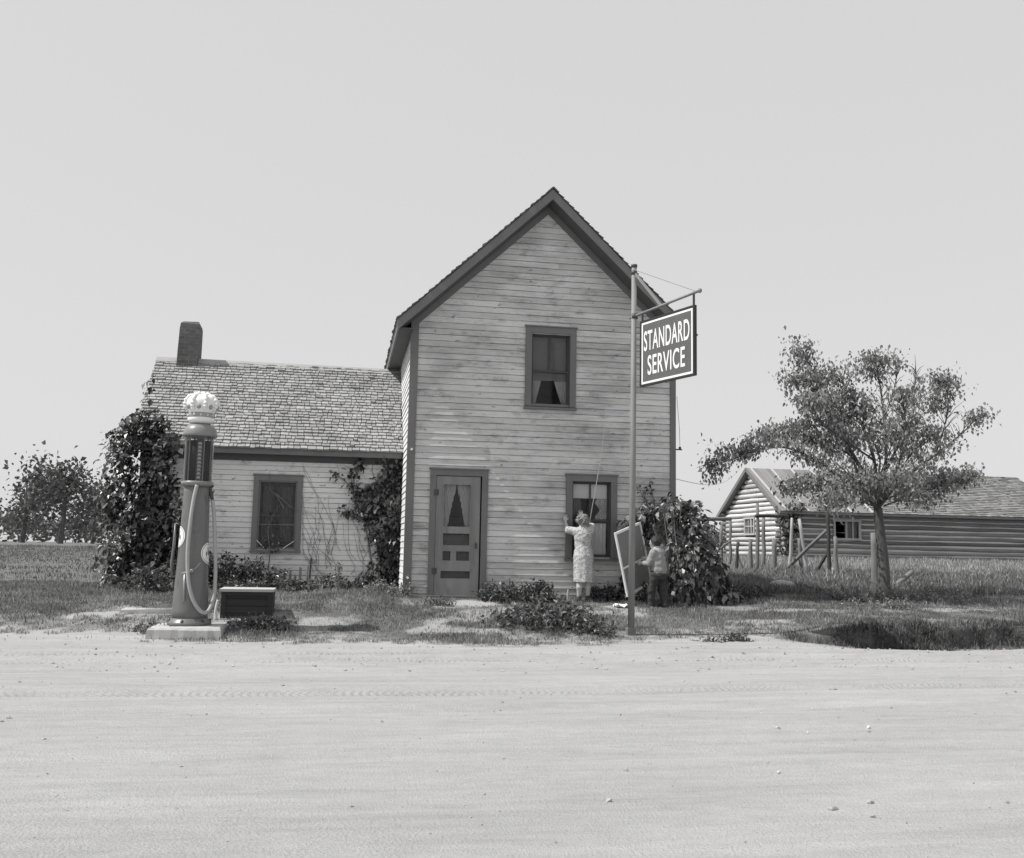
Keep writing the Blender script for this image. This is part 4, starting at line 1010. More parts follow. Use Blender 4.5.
def head(S, c, r, fwd, neck_from, female=True):
    c = np.array(c, float); f_ = np.array(fwd, float); f_ /= np.linalg.norm(f_); sd = np.cross(f_, (0,0,1.)); sd /= np.linalg.norm(sd); u_ = np.cross(sd, f_)
    S.ball(c+u_*.02*r/.1, r, .02); S.cone(c+f_*.025*r/.1-u_*.02, c+f_*.05*r/.1-u_*.085*r/.1, r*.78, r*.42, .03)
    S.cone(neck_from, c-u_*.05-f_*.015, r*.55, r*.5, .03)
    S.cone(c+f_*r*.98+u_*.01, c+f_*r*1.14-u_*r*.28, r*.1, r*.16, .012)             # nose
    S.cone(c+f_*r*.9-u_*r*.62-sd*r*.2, c+f_*r*.9-u_*r*.62+sd*r*.2, r*.1, r*.1, .012)  # lips
    S.cone(c+f_*r*.86+u_*r*.16-sd*r*.4, c+f_*r*.86+u_*r*.16+sd*r*.4, r*.12, r*.12, .02)  # brow
    for e in (-1, 1): S.cone(c+sd*e*r*.95+u_*r*.05, c+sd*e*r*1.02-u_*r*.3-f_*r*.1, r*.14, r*.1, .01)
    return c, f_, sd, u_
def eyes(c, f_, sd, u_, r, loc, rz, parent, sc):
    for e in (-1, 1):
        p = c+f_*r*.9+sd*e*r*.36+u_*r*.02; q = place(np.array([p]), loc, rz, sc)[0]; MB().ball(q, r*.13, n=8, m=6).build('eye', MT['iron'], parent, True)

# --- woman at the window, back to the road
WX, WYY = float(at(583, 600, -.36)[0]), -.36
wl = (WX, WYY, gz1(WX, WYY)-.012)
S = SDF((-.42,-.3,-.02), (.42,.5,1.72), .0068)
S.cone((-.075,-.03,.05), (-.075,.1,.03), .036, .03, .02); S.cone((.075,-.01,.05), (.08,.12,.03), .036, .03, .02)
for x_, y_ in ((-.075,-.02),(.075,.0)):
    S.cone((x_,y_,.06), (x_,y_-.02,.25), .034, .05, .02); S.cone((x_,y_-.02,.25), (x_,y_+.01,.42), .05, .047, .02); S.cone((x_,y_+.01,.42), (x_*1.1,y_*.3,.76), .05, .082, .03)
S.ball((0,0,.8), .13, .05, (1.15,.85,1)); S.cone((0,0,.84), (-.01,.01,.98), .12, .105, .05, (1.1,.8,1)); S.cone((-.01,.01,.98), (-.015,.02,1.17), .11, .115, .05, (1.25,.8,1))
S.cone((-.15,.02,1.2), (.12,.02,1.21), .055, .055, .04)
lsh, lel, lwr = np.array((-.16,.02,1.2)), np.array((-.265,.1,1.22)), np.array((-.27,.24,1.37))
rsh, rel, rwr = np.array((.14,.02,1.21)), np.array((.185,.16,1.3)), np.array((.03,.3,1.45))
for a_, b_, c_ in ((lsh,lel,lwr),(rsh,rel,rwr)): S.cone(a_, b_, .048, .038, .03); S.cone(b_, c_, .038, .024, .015)
hand(S, lwr, (0,.45,1), (.2,1,-.3), .9, .25, 1); hand(S, rwr, (-.1,.3,1), (0,1,-.3), .95, .5, -1)
hc = head(S, (-.015,.05,1.37), .088, (.02,1,.18), (-.012,.02,1.2))
v, q = S.mesh(); woman = fast_obj('person', place(v, wl, 0, 1.03), q, MT['skin'], None, True)
tag(woman, 'woman with short curls in a pale print dress reaching up at the lower window', 'person')
S = SDF((-.42,-.3,.26), (.42,.35,1.36), .0068)
S.rings([(.335,.012,0,.17,.155),(.5,.008,0,.172,.145),(.62,.004,0,.168,.138),(.78,0,0,.172,.135),(.88,-.004,.005,.148,.118),(.97,-.01,.01,.126,.104),(1.06,-.012,.012,.15,.115),(1.16,-.015,.016,.168,.108),(1.22,-.014,.02,.15,.09),(1.27,-.012,.02,.075,.065)], .02, .045, 8, .4)
S.cone(lsh+(.03,0,0), lsh+(lel-lsh)*.8, .066, .066, .03); S.cone(rsh-(.03,0,0), rsh+(rel-rsh)*.85, .066, .066, .03)
S.wrinkle(.0035, 42, 1)
t = NT('print_dress'); t.p.inputs['Roughness'].default_value = .9
vo = t.n('ShaderNodeTexVoronoi'); vo.inputs['Scale'].default_value = 34; t.l(t.pos.outputs['Position'], vo.inputs['Vector'])
dots = t.ramp(vo.outputs['Distance'], .28, .42, .22, .46); t.color(t.math('MULTIPLY', dots, t.math('MULTIPLY_ADD', t.noise(9), .3, .85)))
v, q = S.mesh(); fast_obj('dress', place(v, wl, 0, 1.03), q, t.m, woman, True)
S = SDF((-.2,-.15,1.2), (.2,.25,1.6), .0065); r_ = random.Random(5); c_ = np.array((-.015,.04,1.39))
S.ball(c_+(0,-.012,.01), .098, .01, (1,1,1))
for k in range(95):
    a = r_.uniform(0, 6.28); el = r_.uniform(-.75, 1.5); d = np.array((math.cos(el)*math.cos(a), math.cos(el)*math.sin(a), math.sin(el)))
    if d[1] > .45 and d[2] < .45: continue
    S.ball(c_+(0,-.01,-.005)+d*r_.uniform(.092,.112), r_.uniform(.012,.022), .006)
v, q = S.mesh(); fast_obj('hair', place(v, wl, 0, 1.03), q, MT['hair'], woman, True)
for x_, y_ in ((-.075,-.02),(.078,.0)):
    S = SDF((x_-.08,y_-.1,-.02), (x_+.08,y_+.22,.14), .006); S.cone((x_,y_-.03,.035), (x_*1.05,y_+.13,.024), .042, .036, .02); S.cone((x_,y_-.03,.05), (x_,y_-.03,.075), .042, .041, .02); S.cone((x_,y_-.05,.02),(x_,y_-.05,.0),.028,.026,.01)
    v, q = S.mesh(); fast_obj('shoe', place(v, wl, 0, 1.03), q, MT['shoe'], woman, True)
eyes(*hc, .088, wl, 0, woman, 1.03)

# --- boy carrying the screen
BX, BYY = float(at(658.5, 606, -.86)[0]), -.86; bl = (BX, BYY, gz1(BX, BYY)-.012); BR = R(38)
S = SDF((-.4,-.35,-.02), (.4,.5,1.3), .0066)
LEGS = (((-.075,.1,0),(-.085,.085,.3),(-.065,.01,.54)), ((.085,-.07,0),(.085,-.02,.29),(.07,.0,.54)))
for an, kn, hp_ in LEGS:
    an, kn, hp_ = map(np.array, (an, kn, hp_)); S.cone(an+(0,-.01,.045), an+(0,.1,.028), .033, .027, .02); S.cone(an+(0,0,.06), kn, .032, .045, .02); S.cone(kn, hp_, .047, .068, .03)
S.cone((0,0,.56), (0,.0,.72), .1, .1, .05, (1.1,.85,1)); S.cone((0,0,.72), (0,.02,.88), .1, .105, .05, (1.2,.8,1)); S.cone((-.11,.02,.91), (.11,.02,.91), .045, .045, .04)
ls, le, lw_ = np.array((-.135,.02,.9)), np.array((-.17,.08,.72)), np.array((-.13,.25,.72)); rs, re_, rw_ = np.array((.135,.02,.9)), np.array((.16,.13,.76)), np.array((.09,.29,.78))
for a_, b_, c_ in ((ls,le,lw_),(rs,re_,rw_)): S.cone(a_, b_, .04, .032, .02); S.cone(b_, c_, .032, .021, .012)
hand(S, lw_, (.1,1,.15), (.9,.2,0), .8, .9, -1); hand(S, rw_, (-.1,1,.2), (-.9,.2,0), .8, .9, 1)
hb_ = head(S, (-.01,.06,1.055), .082, (-.25,1,.02), (0,.02,.9))
v, q = S.mesh(); boy = fast_obj('person', place(v, bl, BR, 1.06), q, MT['skin'], None, True)
tag(boy, 'young boy with dark hair in grey shirt and dark trousers holding the window screen', 'person')
S = SDF((-.35,-.25,.45), (.35,.4,1.05), .0066)
S.rings([(.54,0,0,.125,.11),(.6,0,-.005,.142,.122),(.72,0,0,.14,.115),(.82,0,.012,.145,.105),(.9,0,.018,.135,.085),(.955,0,.022,.06,.055)], .02, .03, 7, .5)
for a_, b_, c_ in ((ls,le,lw_),(rs,re_,rw_)): S.cone(a_*.9+np.array((0,.002,.09)), b_, .062, .052, .03); S.cone(b_, b_+(c_-b_)*.55, .05, .042, .02)
S.wrinkle(.005, 36, 2); v, q = S.mesh(); fast_obj('shirt', place(v, bl, BR, 1.06), q, MT['shirt'], boy, True)
S = SDF((-.3,-.3,.0), (.3,.3,.66), .0066)
S.rings([(.46,0,0,.135,.115),(.52,0,-.005,.135,.118),(.61,0,0,.122,.105)], .02)
for an, kn, hp_ in LEGS:
    an, kn, hp_ = map(np.array, (an, kn, hp_)); S.cone(an+(0,0,.055), kn, .06, .066, .02); S.cone(kn, hp_, .068, .088, .03)
S.wrinkle(.006, 30, 4); v, q = S.mesh(); fast_obj('trousers', place(v, bl, BR, 1.06), q, MT['trouser'], boy, True)
S = SDF((-.16,-.1,.93), (.16,.22,1.22), .006); c_ = np.array((-.01,.045,1.075)); S.ball(c_, .09, .01, (1,1.02,.98)); 
for k in range(40):
    a = r_.uniform(0, 6.28); el = r_.uniform(-.5, 1.5); d = np.array((math.cos(el)*math.cos(a), math.cos(el)*math.sin(a), math.sin(el)))
    if d[1] > .35 and d[2] < .5: continue
    S.ball(c_+d*.088, .014, .012)
v, q = S.mesh(); fast_obj('hair', place(v, bl, BR, 1.06), q, MT['hairb'], boy, True)
for an, kn, hp_ in LEGS:
    x_, y_ = an[0], an[1]; S = SDF((x_-.08,y_-.1,-.02), (x_+.08,y_+.22,.13), .006); S.cone((x_,y_-.02,.035), (x_,y_+.12,.026), .042, .036, .02); S.cone((x_,y_-.02,.05), (x_,y_-.01,.08), .042, .042, .02)
    v, q = S.mesh(); fast_obj('shoe', place(v, bl, BR, 1.06), q, MT['shoe'], boy, True)
eyes(*hb_, .082, bl, BR, boy, 1.06)

# --- the window screen he carries: a rigid rectangle tipped towards the road
yb_ = -.8; pBL = Vector(at(627, 597, yb_)); uy = -.12; pTL = Vector(at(614.5, 533, yb_+uy)); u_ = (pTL-pBL)
best = None
for k in range(160):
    y_ = yb_-.1+k*.008; pBR = Vector(at(652, 583, y_)); dd = abs((pBR-pBL).normalized().dot(u_.normalized()))
    if best is None or dd < best[0]: best = (dd, pBR, y_)
pBR = best[1]; w_ = pBR-pBL; Lu, Lw = u_.length, w_.length; uh = u_.normalized(); wh = (w_-uh*w_.dot(uh)).normalized(); nh = uh.cross(wh); print('screen', Lu, Lw, best[0], best[2])
scr = thing('window_screen', 'tilted window screen with white wooden frame carried by the boy', 'window screen', tuple(pBL))
def sb(u0, u1, w0, w1, n0, n1):
    p = [pBL+uh*a+wh*b+nh*c for c in (n0,n1) for a,b in ((u0,w0),(u1,w0),(u1,w1),(u0,w1))]
    return MB().add(p, [(0,3,2,1),(4,5,6,7),(0,1,5,4),(1,2,6,5),(2,3,7,6),(3,0,4,7)])
fw = .042
sb(0, Lu, 0, fw, -.014, .014).build('frame_stile', MT['screenframe'], scr); sb(0, Lu, Lw-fw, Lw, -.014, .014).build('frame_stile', MT['screenframe'], scr)
for a in (0, Lu*.42, Lu-fw): sb(a, a+(fw if a != Lu*.42 else .03), fw, Lw-fw, -.013, .013).build('frame_rail', MT['screenframe'], scr)
sb(fw-.01, Lu-fw+.01, fw-.01, Lw-fw+.01, -.002, .002).build('screen_cloth', MT['screenmesh'], scr)
c_ = [Vector(at(x_, y_, -.12)) for x_, y_ in ((587,546),(590,520),(594,497),(598,474),(601,455),(604,432),(607,405))]
tag(MB().tube(smooth(c_, 4), [.008]*13+[.005]*6+[.003]*6, 5).build('cord', MT['cord'], None, True), 'thin pale line running up the front wall from above the woman', 'cord')

# ------------------------------------------------------------------ pole fence and small wooden things in the yard
posts = [  # foot px, top px, Y, radius, material, label
 ((722,570),(721.5,525),9.0,.05,'post','stout weathered fence post nearest the bush, under the left crossbar'),
 ((730,571),(730.5,520),10.2,.045,'post','thin fence post just right of the stout post by the bush'),
 ((735.5,572),(738,542),8.0,.045,'postd','short blackened stake leaning right in front of the cabin gable'),
 ((750,571),(750.5,539),8.5,.06,'post','short thick post standing below the gable window'),
 ((757.5,572),(757.5,503),8.2,.055,'post','tallest grey post carrying the crossbar in front of the gable'),
 ((763,571),(763.5,517),10.5,.06,'post','tall post standing right behind the tallest grey post'),
 ((774,571),(774.5,539),8.5,.075,'post','short thick post in front of the bright cabin corner'),
 ((789.5,571),(792,518),9.5,.05,'postp','pale tall pole leaning slightly right at the cabin corner'),
 ((808,571),(799,519),9.0,.055,'postp','pale crooked pole leaning left before the dark cabin wall'),
 ((802,572),(799.5,538),8.6,.055,'post','short post behind the pale crooked pole'),
 ((829,575),(828,505),7.5,.055,'postd','tall dark post left of the cabin window'),
 ((837.5,577),(835,536.5),7.0,.06,'post','short leaning post under the open cabin window'),
 ((875,585),(874,533),3.4,.09,'post','thick weathered post close to the left of the tree trunk')]
for ft, tp, Yp, rd, m_, lb in posts:
    a = at(ft[0], ft[1], Yp); b = at(tp[0], tp[1], Yp); z0 = gz1(float(a[0]), Yp)-.15; dz = (z0-a[2]); a = np.array([a[0]-(b[0]-a[0])*0, Yp, z0]); r_ = random.Random(int(ft[0]*7))
    pts = []; rr = []
    for k in range(6):
        t = k/5; pts.append((a[0]+(b[0]-a[0])*t+r_.gauss(0,.012)*(0<k<5), Yp+r_.gauss(0,.01), a[2]+(b[2]-a[2])*t)); rr.append(rd*(1.08-.25*t)*r_.uniform(.93,1.07))
    o = MB().tube(pts, rr, 9).jitter(.004, int(ft[0])).build('fence_post', MT[m_], None, True); tag(o, lb, 'fence post', 'posts of the pole fence')
def pole_between(p, q, Yp, Yq, rd, m_, name, lb, cat_, grp=None):
    a = at(*p, Yp); b = at(*q, Yq); r_ = random.Random(int(p[0])); pts = [tuple(a+(b-a)*k/5+np.array([0, 0, r_.gauss(0, .01)*(0<k<5)])) for k in range(6)]
    tag(MB().tube(pts, [rd*r_.uniform(.9,1.08) for k in range(6)], 8).build(name, MT[m_], None, True), lb, cat_, grp)
G_ = 'rails of the pole fence'
pole_between((690,520),(731,519),9.6,9.9,.055,'post','fence_rail','weathered crossbar reaching from behind the bush to the fence posts','rail',G_)
pole_between((756,516),(788,516),8.1,9.3,.045,'postd','fence_rail','dark crossbar tied to the tallest grey post','rail',G_)
pole_between((783,572),(826,531),8.9,7.6,.05,'post','fence_brace','long brace pole slanting up to the tall dark post','brace',G_)
pole_between((815,573),(827,554),7.8,7.6,.045,'postd','fence_brace','short dark brace at the foot of the tall dark post','brace',G_)
pole_between((716,552),(731,541),8.8,8.4,.03,'post','fence_brace','thin stick slanting against the posts beside the bush','brace',G_)
pole_between((716,557),(724,536),8.6,8.8,.025,'postd','fence_brace','thin dark stick crossing low behind the bush','brace',G_)
pole_between((744,573),(736,550),8.4,8.3,.04,'postp','fence_brace','pale short brace leaning at the blackened stake','brace',G_)
pole_between((893,588),(912,572),3.2,3.6,.06,'post','fallen_pole','grey pole lying tilted in the grass right of the tree trunk','pole')
a = at(872, 602, .2); MB_ = MB(); z_ = gz1(float(a[0]), .2); MB_.poly([(a[0]-.05,.15,z_-.1),(a[0]+.05,.15,z_-.1),(a[0]+.06,.15,z_+.32),(a[0]-.04,.15,z_+.34)], (0,.1,0)); MB_.poly([(a[0]-.05,.148,z_+.345),(a[0]+.07,.148,z_+.325),(a[0]+.07,.148,z_+.35),(a[0]-.05,.148,z_+.37)], (0,.104,0))
tag(MB_.build('wooden_stake', MT['postp']), 'short pale sawn stake with a cap in the weeds before the tree', 'stake')
for px_, py_, Yp, hh, m_, lb in ((508,590,-.1,.36,'post','thin grey stake against the front wall behind the leafy plants'),(567,599,-.3,.2,'postp','short pale peg in the weeds left of the woman'),
    (306.5,574,1.4,.42,'post','short grey plank stake below the right side of the wing window'),(309.5,571,1.6,.55,'postd','thin dark stake beside the grey plank stake under the wing wall')):
    a = at(px_, py_, Yp); z_ = gz1(float(a[0]), Yp); tag(MB().tube([(a[0],Yp,z_-.1),(a[0]+.01,Yp,z_+hh*.5),(a[0]+.02,Yp,z_+hh)], [.022,.02,.018], 6).build('garden_stake', MT[m_]), lb, 'stake', 'garden stakes')
# little broken picket fence under the wing
a = at(270, 574, 1.45); b = at(300, 573, 1.45); pf = thing('picket_edging', 'broken low row of grey pickets in front of the wing wall', 'fence', (float(a[0]), 1.45, gz1(float(a[0]), 1.45)))
for k in range(7):
    x_ = a[0]+(b[0]-a[0])*k/6; z_ = gz1(float(x_), 1.45); hh = .3+.08*math.sin(k*2.3); MB().poly([(x_-.025,1.44,z_-.05),(x_+.025,1.44,z_-.05),(x_+.03,1.44,z_+hh),(x_-.015,1.44,z_+hh+.02)], (0,.02,0)).build('picket', MT['post'], pf)
MB().box(float(a[0])-.03, float(b[0])+.03, 1.462, 1.48, pf.location.z+.12, pf.location.z+.16).build('picket_rail', MT['post'], pf)
# stone, paper, wires, slab
def rock(c, r, sc, mat, name, lb, cat_, seed):
    mb = MB().ball(c, r, sc, 14, 9); v = np.array(mb.v); k = 1+.35*(fbm(v[:,0]*3+seed, v[:,1]*3+v[:,2]*5, .5, seed)-.5); mb.v = [tuple(p) for p in np.array(c)+(v-np.array(c))*k[:,None]]
    return tag(mb.build(name, mat, None, True), lb, cat_)
a = at(782, 597, 2.2); z_ = gz1(float(a[0]), 2.2); rock((float(a[0]),2.2,z_+.07), .2, (1.5,.8,.7), MT['stone'], 'stone', 'pale rounded stone lying in the shaded grass between bush and tree', 'stone', 3)
a = at(768, 600, 2.0); rock((float(a[0]),2.0,gz1(float(a[0]),2.0)+.02), .1, (1.6,.9,.5), MT['stone'], 'stone', 'small flat stone touching the left end of the pale rounded stone', 'stone', 5)
a = at(832, 572, 8.0); rock((float(a[0]),8.0,gz1(float(a[0]),8.0)+.08), .14, (1,.8,.9), MT['stone'], 'stone', 'small bright stone at the foot of the tall dark fence post', 'stone', 6)
a = at(622, 604, -.95); z_ = gz1(float(a[0]), -.95); mb = MB(); vs = [(a[0]-.14+.05*i, -1.05+.07*j, z_+.035+.03*math.sin(i*1.7+j*2)) for j in range(4) for i in range(6)]; mb.add(vs, [(j*6+i, j*6+i+1, j*6+i+7, j*6+i+6) for j in range(3) for i in range(5)]).add([(x,y,z-.004) for x,y,z in vs], [(j*6+i+6, j*6+i+7, j*6+i+1, j*6+i) for j in range(3) for i in range(5)])
tag(mb.build('paper_scrap', MT['paper']), 'crumpled white paper scrap in the grass left of the sign pole', 'paper')
a = at(158, 607, -1.5); mb = MB().box(float(a[0])-.5, float(a[0])+.3, -1.75, -1.35, gz1(float(a[0]),-1.5)-.1, gz1(float(a[0]),-1.5)+.025).jitter(.012, 4); tag(mb.build('stepping_slab', MT['concrete']), 'low pale slab in the grass behind the pump, left side', 'slab')
w0 = Vector((HX1+.035, .05, 2.66)); w1 = Vector((CX0-.5, CRY, CRZ+.05)); pts = [w0.lerp(w1, k/16)-Vector((0,0,.35*math.sin(math.pi*k/16))) for k in range(17)]
tag(MB().tube(pts, .006, 4).build('service_wire', MT['wire']), 'thin wire strung from the farmhouse corner to the log cabin roof', 'wire')

# ------------------------------------------------------------------ vegetation
def plant(name, lb, cat_, c, rx, ry, h, nstem, leaf, lmat, seed, per=26, droop=.15, lean=.5, shape=(1,.5), grp=None, dome=True, stemmat='vine_stem', up=.0):
    """low leafy plant: arching stems with leaves along them"""
    r_ = np.random.default_rng(seed); x0, y0 = c; z0 = gz1(x0, y0)
    th_ = thing(name, lb, cat_, (x0, y0, z0), grp); mb = MB(); P = []
    for k in range(nstem):
        a = r_.uniform(0, 6.283); q = math.sqrt(r_.uniform(0, 1)); bx, by = x0+rx*q*.75*math.cos(a), y0+ry*q*.75*math.sin(a); zb_ = gz1(bx, by)-.02
        hh = h*(1-.55*q*q if dome else 1)*r_.uniform(.6, 1.1); tx, ty = bx+rx*q*.4*math.cos(a)*lean*2+r_.normal(0,.05), by+ry*q*.4*math.sin(a)*lean*2+r_.normal(0,.05)
        pts = []
        for j in range(5):
            t = j/4; pts.append((bx+(tx-bx)*t**1.5, by+(ty-by)*t**1.5, zb_+hh*(t if t < .75 else .75+(t-.75)*.6)))
        mb.tube(pts, [.006,.005,.005,.004,.003], 4, False); pa = np.array(pts)
        for t in np.linspace(.12, 1, per)**.8: 
            s_ = t*4; i = min(3, int(s_)); P.append(pa[i]+(pa[i+1]-pa[i])*(s_-i)+r_.normal(0, .012+.35*leaf, 3))
    mb.build('stem', MT[stemmat], th_); v, q = leaves(np.array(P), leaf, droop, None, shape, seed+1); fast_obj('foliage', v, q, MT[lmat], th_); return th_
def vine(name, lb, polys, Y, thick, n, leaf, lmat, seed, stems, cat_='vine', wall_n=(-.5,-.6,.62), X=None, shape=(1,.75), droop=.6, extra=None):
    """climbing leaves on a wall: outline measured on the wall, given real depth"""
    r_ = np.random.default_rng(seed); P = []; D_ = []
    for poly, wgt in polys:
        xs = [p[0] for p in poly]; ys = [p[1] for p in poly]; m_ = int(n*wgt)
        px_ = r_.uniform(min(xs), max(xs), m_*3); py_ = r_.uniform(min(ys), max(ys), m_*3); k = in_poly(px_, py_, poly)
        cl = fbm(px_, py_, 14, seed, 3) > r_.uniform(.25, .62, len(px_)); k &= cl
        for a, b in zip(px_[k][:m_]+r_.normal(0, 2.5, m_)[:k.sum()], py_[k][:m_]+r_.normal(0, 2.5, m_)[:k.sum()]):
            dd = thick*r_.uniform(.1, 1)*(.35+.65*vnoise(np.array([a]), np.array([b]), 12, seed+3)[0]*1.4); P.append(at(a, b, Y-dd) if X is None else atX(a, b, X-dd))
    P = np.array(P)
    if extra is not None: P = np.concatenate([P, extra])
    org = P[np.argmin(P[:,2])]; th_ = thing(name, lb, cat_, (float(P[:,0].mean()), float(Y if X is None else P[:,1].mean()), float(P[:,2].min())))
    v, q = leaves(P, leaf, droop, np.array(wall_n, float), shape, seed+1, .6); fast_obj('foliage', v, q, MT[lmat], th_)
    mb = MB()
    for st in stems:
        pts = smooth([Vector(at(x_, y_, Y-.03)) if X is None else Vector(atX(x_, y_, X-.03)) for x_, y_ in st], 3)
        mb.tube(pts, list(np.linspace(.004 if len(stems) > 20 and st in bare else .013, .0025, len(pts))), 5)
    if stems: mb.build('stem', MT['vine_stem'], th_)
    return th_
r_ = random.Random(8)
bare = []
for k in range(26):          # bare tendrils over the wing wall
    x_, y_ = r_.uniform(308, 372), r_.uniform(545, 575); st = [(x_, y_)]
    for j in range(r_.randint(3, 7)): x_ += r_.uniform(-9, 5); y_ -= r_.uniform(5, 17); st.append((max(303, min(x_, 390)), max(462, y_)))
    bare.append(st)
main_st = [[(385,590),(380,560),(388,520),(380,490),(372,470),(378,458)],[(390,585),(392,540),(396,500),(393,460)],[(375,580),(366,530),(356,500),(351,478),(362,461)],[(384,540),(365,520),(350,513),(338,511)],[(372,512),(352,488),(336,474),(330,472)]]
vine('climbing_vine', 'dark creeper climbing in the corner between wing wall and tall house', [([(378,458),(402,456),(402,590),(366,588),(372,560),(383,540),(374,515),(372,490),(382,480)],.62),([(346,478),(356,482),(366,498),(380,505),(382,548),(366,530),(358,512),(350,498)],.22),([(352,468),(361,459),(366,462),(356,473),(352,486),(347,480)],.05),([(340,509),(360,512),(360,516),(340,513)],.015),([(332,471),(340,474),(341,478),(332,473)],.006),([(360,490),(380,478),(384,484),(368,496)],.03),([(352,582),(368,560),(402,575),(402,594),(352,594)],.1)],
     WY, .26, 2600, .085, 'ivy', 41, main_st+bare)
lf = [[(150,595),(158,540),(150,480),(158,430)],[(168,592),(172,540),(166,490),(160,440)],[(140,590),(142,520),(146,450),(150,390)]]
exl = np.stack([rng.uniform(-4.4,-3.5,500), rng.uniform(1.2,2.1,500), rng.uniform(.5,3.3,500)], 1)
vine('climbing_vine', 'dense dark creeper covering the left end of the low wing', [([(112,430),(128,418),(150,406),(164,416),(178,432),(182,448),(174,470),(180,500),(184,548),(182,592),(108,596),(104,500)],.94),([(147,380),(152,372),(154,385),(150,400),(146,396)],.004),([(180,515),(206,520),(204,524),(182,522)],.008)],
     WY-.1, .6, 4600, .1, 'ivyd', 43, lf, extra=exl)
vine('window_vine', 'thin creeper strand growing up across the wing window', [([(262,552),(272,530),(270,512),(282,515),(280,552)],1)], WY-.05, .08, 46, .06, 'ivy', 45, [[(268,570),(270,550),(268,530),(275,512),(284,500)],[(284,508),(276,495),(270,488),(270,470)],[(276,494),(290,506),(300,512)]])
vine('cabin_vine', 'dark creeper hanging on the front corner of the log cabin', [([(778,503),(806,505),(796,520),(791,556),(779,557),(783,530)],1)], CYF-.15, .4, 420, .16, 'ivyd', 47, [[(786,560),(786,540),(784,515),(795,507)]])
# big hop-like bush at the right front corner
r2 = np.random.default_rng(51); P = []; bx, by = 6.02, -.14; nP = 0
prof_x = [(-1.05,.3),(-.8,1.25),(-.55,1.7),(-.3,1.88),(.08,1.95),(.34,1.75),(.55,1.35),(.75,.85),(.93,.3),(1.1,.05)]
st_mb = MB()
def bush_h(dx): return np.interp(dx, [p[0] for p in prof_x], [p[1] for p in prof_x])*(.8+.26*float(vnoise(np.array([dx*6+3]), np.array([1.0]), 1., 8)[0]))
while nP < 3000:
    dx = r2.uniform(-1.05, 1.15); H_ = bush_h(dx); ry_ = .62*math.sqrt(max(.05, 1-(dx/1.25)**2)); t = r2.uniform(0, 1)
    z_ = H_*t; dy = r2.uniform(-1, 1)*ry_*(1.0-.5*t**2); shell = max(abs(dy)/(ry_*(1-.5*t**2)+1e-6), t, abs(dx)/1.1)
    if shell < .62 and r2.random() > .2: continue
    if vnoise(np.array([dx*5+9]), np.array([z_*4+dy*3]), .8, 5)[0] < .3 and r2.random() > .25: continue
    if by+dy > -.06 and bx+dx < HX1+.06: continue
    if bx+dx < 5.72 and by+dy < -.16-.5*max(0, dx+.75) and z_ < 1.66: continue
    P.append((bx+dx, by+dy, gz1(bx+dx, by+dy)+z_+abs(r2.normal(0,.05))*(t > .9))); nP += 1
spr = [(617,522),(632,510),(650,498),(662,502),(656,530),(640,548),(622,538)]; qx = r2.uniform(612, 665, 900); qy = r2.uniform(495, 550, 900); kk = in_poly(qx, qy, spr) & (fbm(qx, qy, 11, 57, 3) > .42)
P += [tuple(at(a, b, -r2.uniform(.08, .3))) for a, b in zip(qx[kk][:200], qy[kk][:200])]
P = np.array(P); bush = thing('vine_bush', 'large mounded bush of drooping leaves at the right corner of the tall house', 'bush', (bx, by, gz1(bx, by)))
nv = P-np.array([bx, by+.1, 1.2]); nv /= np.linalg.norm(nv, axis=1, keepdims=True); nv = nv*.6+np.array([-.45, 0, .5]); nv /= np.linalg.norm(nv, axis=1, keepdims=True)
v, q = leaves(P, .12, .9, nv, (1,.62), 53, .6); fast_obj('foliage', v, q, MT['bushl'], bush)
for k in range(26):
    a = r2.uniform(-.8, .8); c_ = [(bx+a*.25, by-.2, gz1(bx,by)), (bx+a*.6, by-.25+r2.normal(0,.1), 1.1+r2.uniform(0,.4)), (bx+a, by-.2+r2.normal(0,.2), gz1(bx,by)+bush_h(a)*.93)]; st_mb.tube(smooth([Vector(p) for p in c_], 4), .009, 4)
st_mb.build('stem', MT['vine_stem'], bush)
sp_ = [[(650,505),(643,497),(640,488),(645,481)],[(655,505),(652,492),(650,480),(655,478)]]; P = []
vine('vine_sprig', 'thin leafy sprigs rising up the wall above the mounded bush', [([(636,492),(644,476),(658,478),(650,488),(646,500)],1)], -.05, .1, 26, .07, 'ivyd', 55, sp_)
# dark foundation shrubs and leafy plants
def spot(x_, y_, Y): a = at(x_, y_, Y); return (float(a[0]), Y)
plant('shrub', 'dark leafy shrub against the wing wall behind the gasoline pump', 'shrub', spot(222,585,1.3), .55, .35, .72, 46, .075, 'ivyd', 61)
plant('shrub', 'low dark shrub under the left side of the wing window', 'shrub', spot(258,585,1.35), .45, .3, .62, 36, .07, 'ivyd', 62)
plant('shrub', 'small dark shrub below the wing wall between window and creeper', 'shrub', spot(335,584,1.4), .45, .25, .34, 26, .06, 'ivyd', 63)
plant('broadleaf_plant', 'low broad leaved plant at the foot of the left creeper', 'plant', spot(150,594,.4), .55, .4, .5, 36, .085, 'weed', 64, grp='broad leaved plants')
plant('broadleaf_plant', 'low broad leaved plant between the pump and the dark crate', 'plant', spot(238,590,.9), .5, .3, .24, 24, .08, 'weed', 65, grp='broad leaved plants')
plant('broadleaf_plant', 'low broad leaved plant in front of the broken pickets', 'plant', spot(288,588,1.0), .55, .3, .24, 26, .075, 'weed', 66, grp='broad leaved plants')
plant('flower_spike', 'upright pale flower spike in front of the wing creeper', 'plant', spot(337,588,.9), .1, .1, .68, 6, .04, 'weedp', 67, 40, 0, .1)
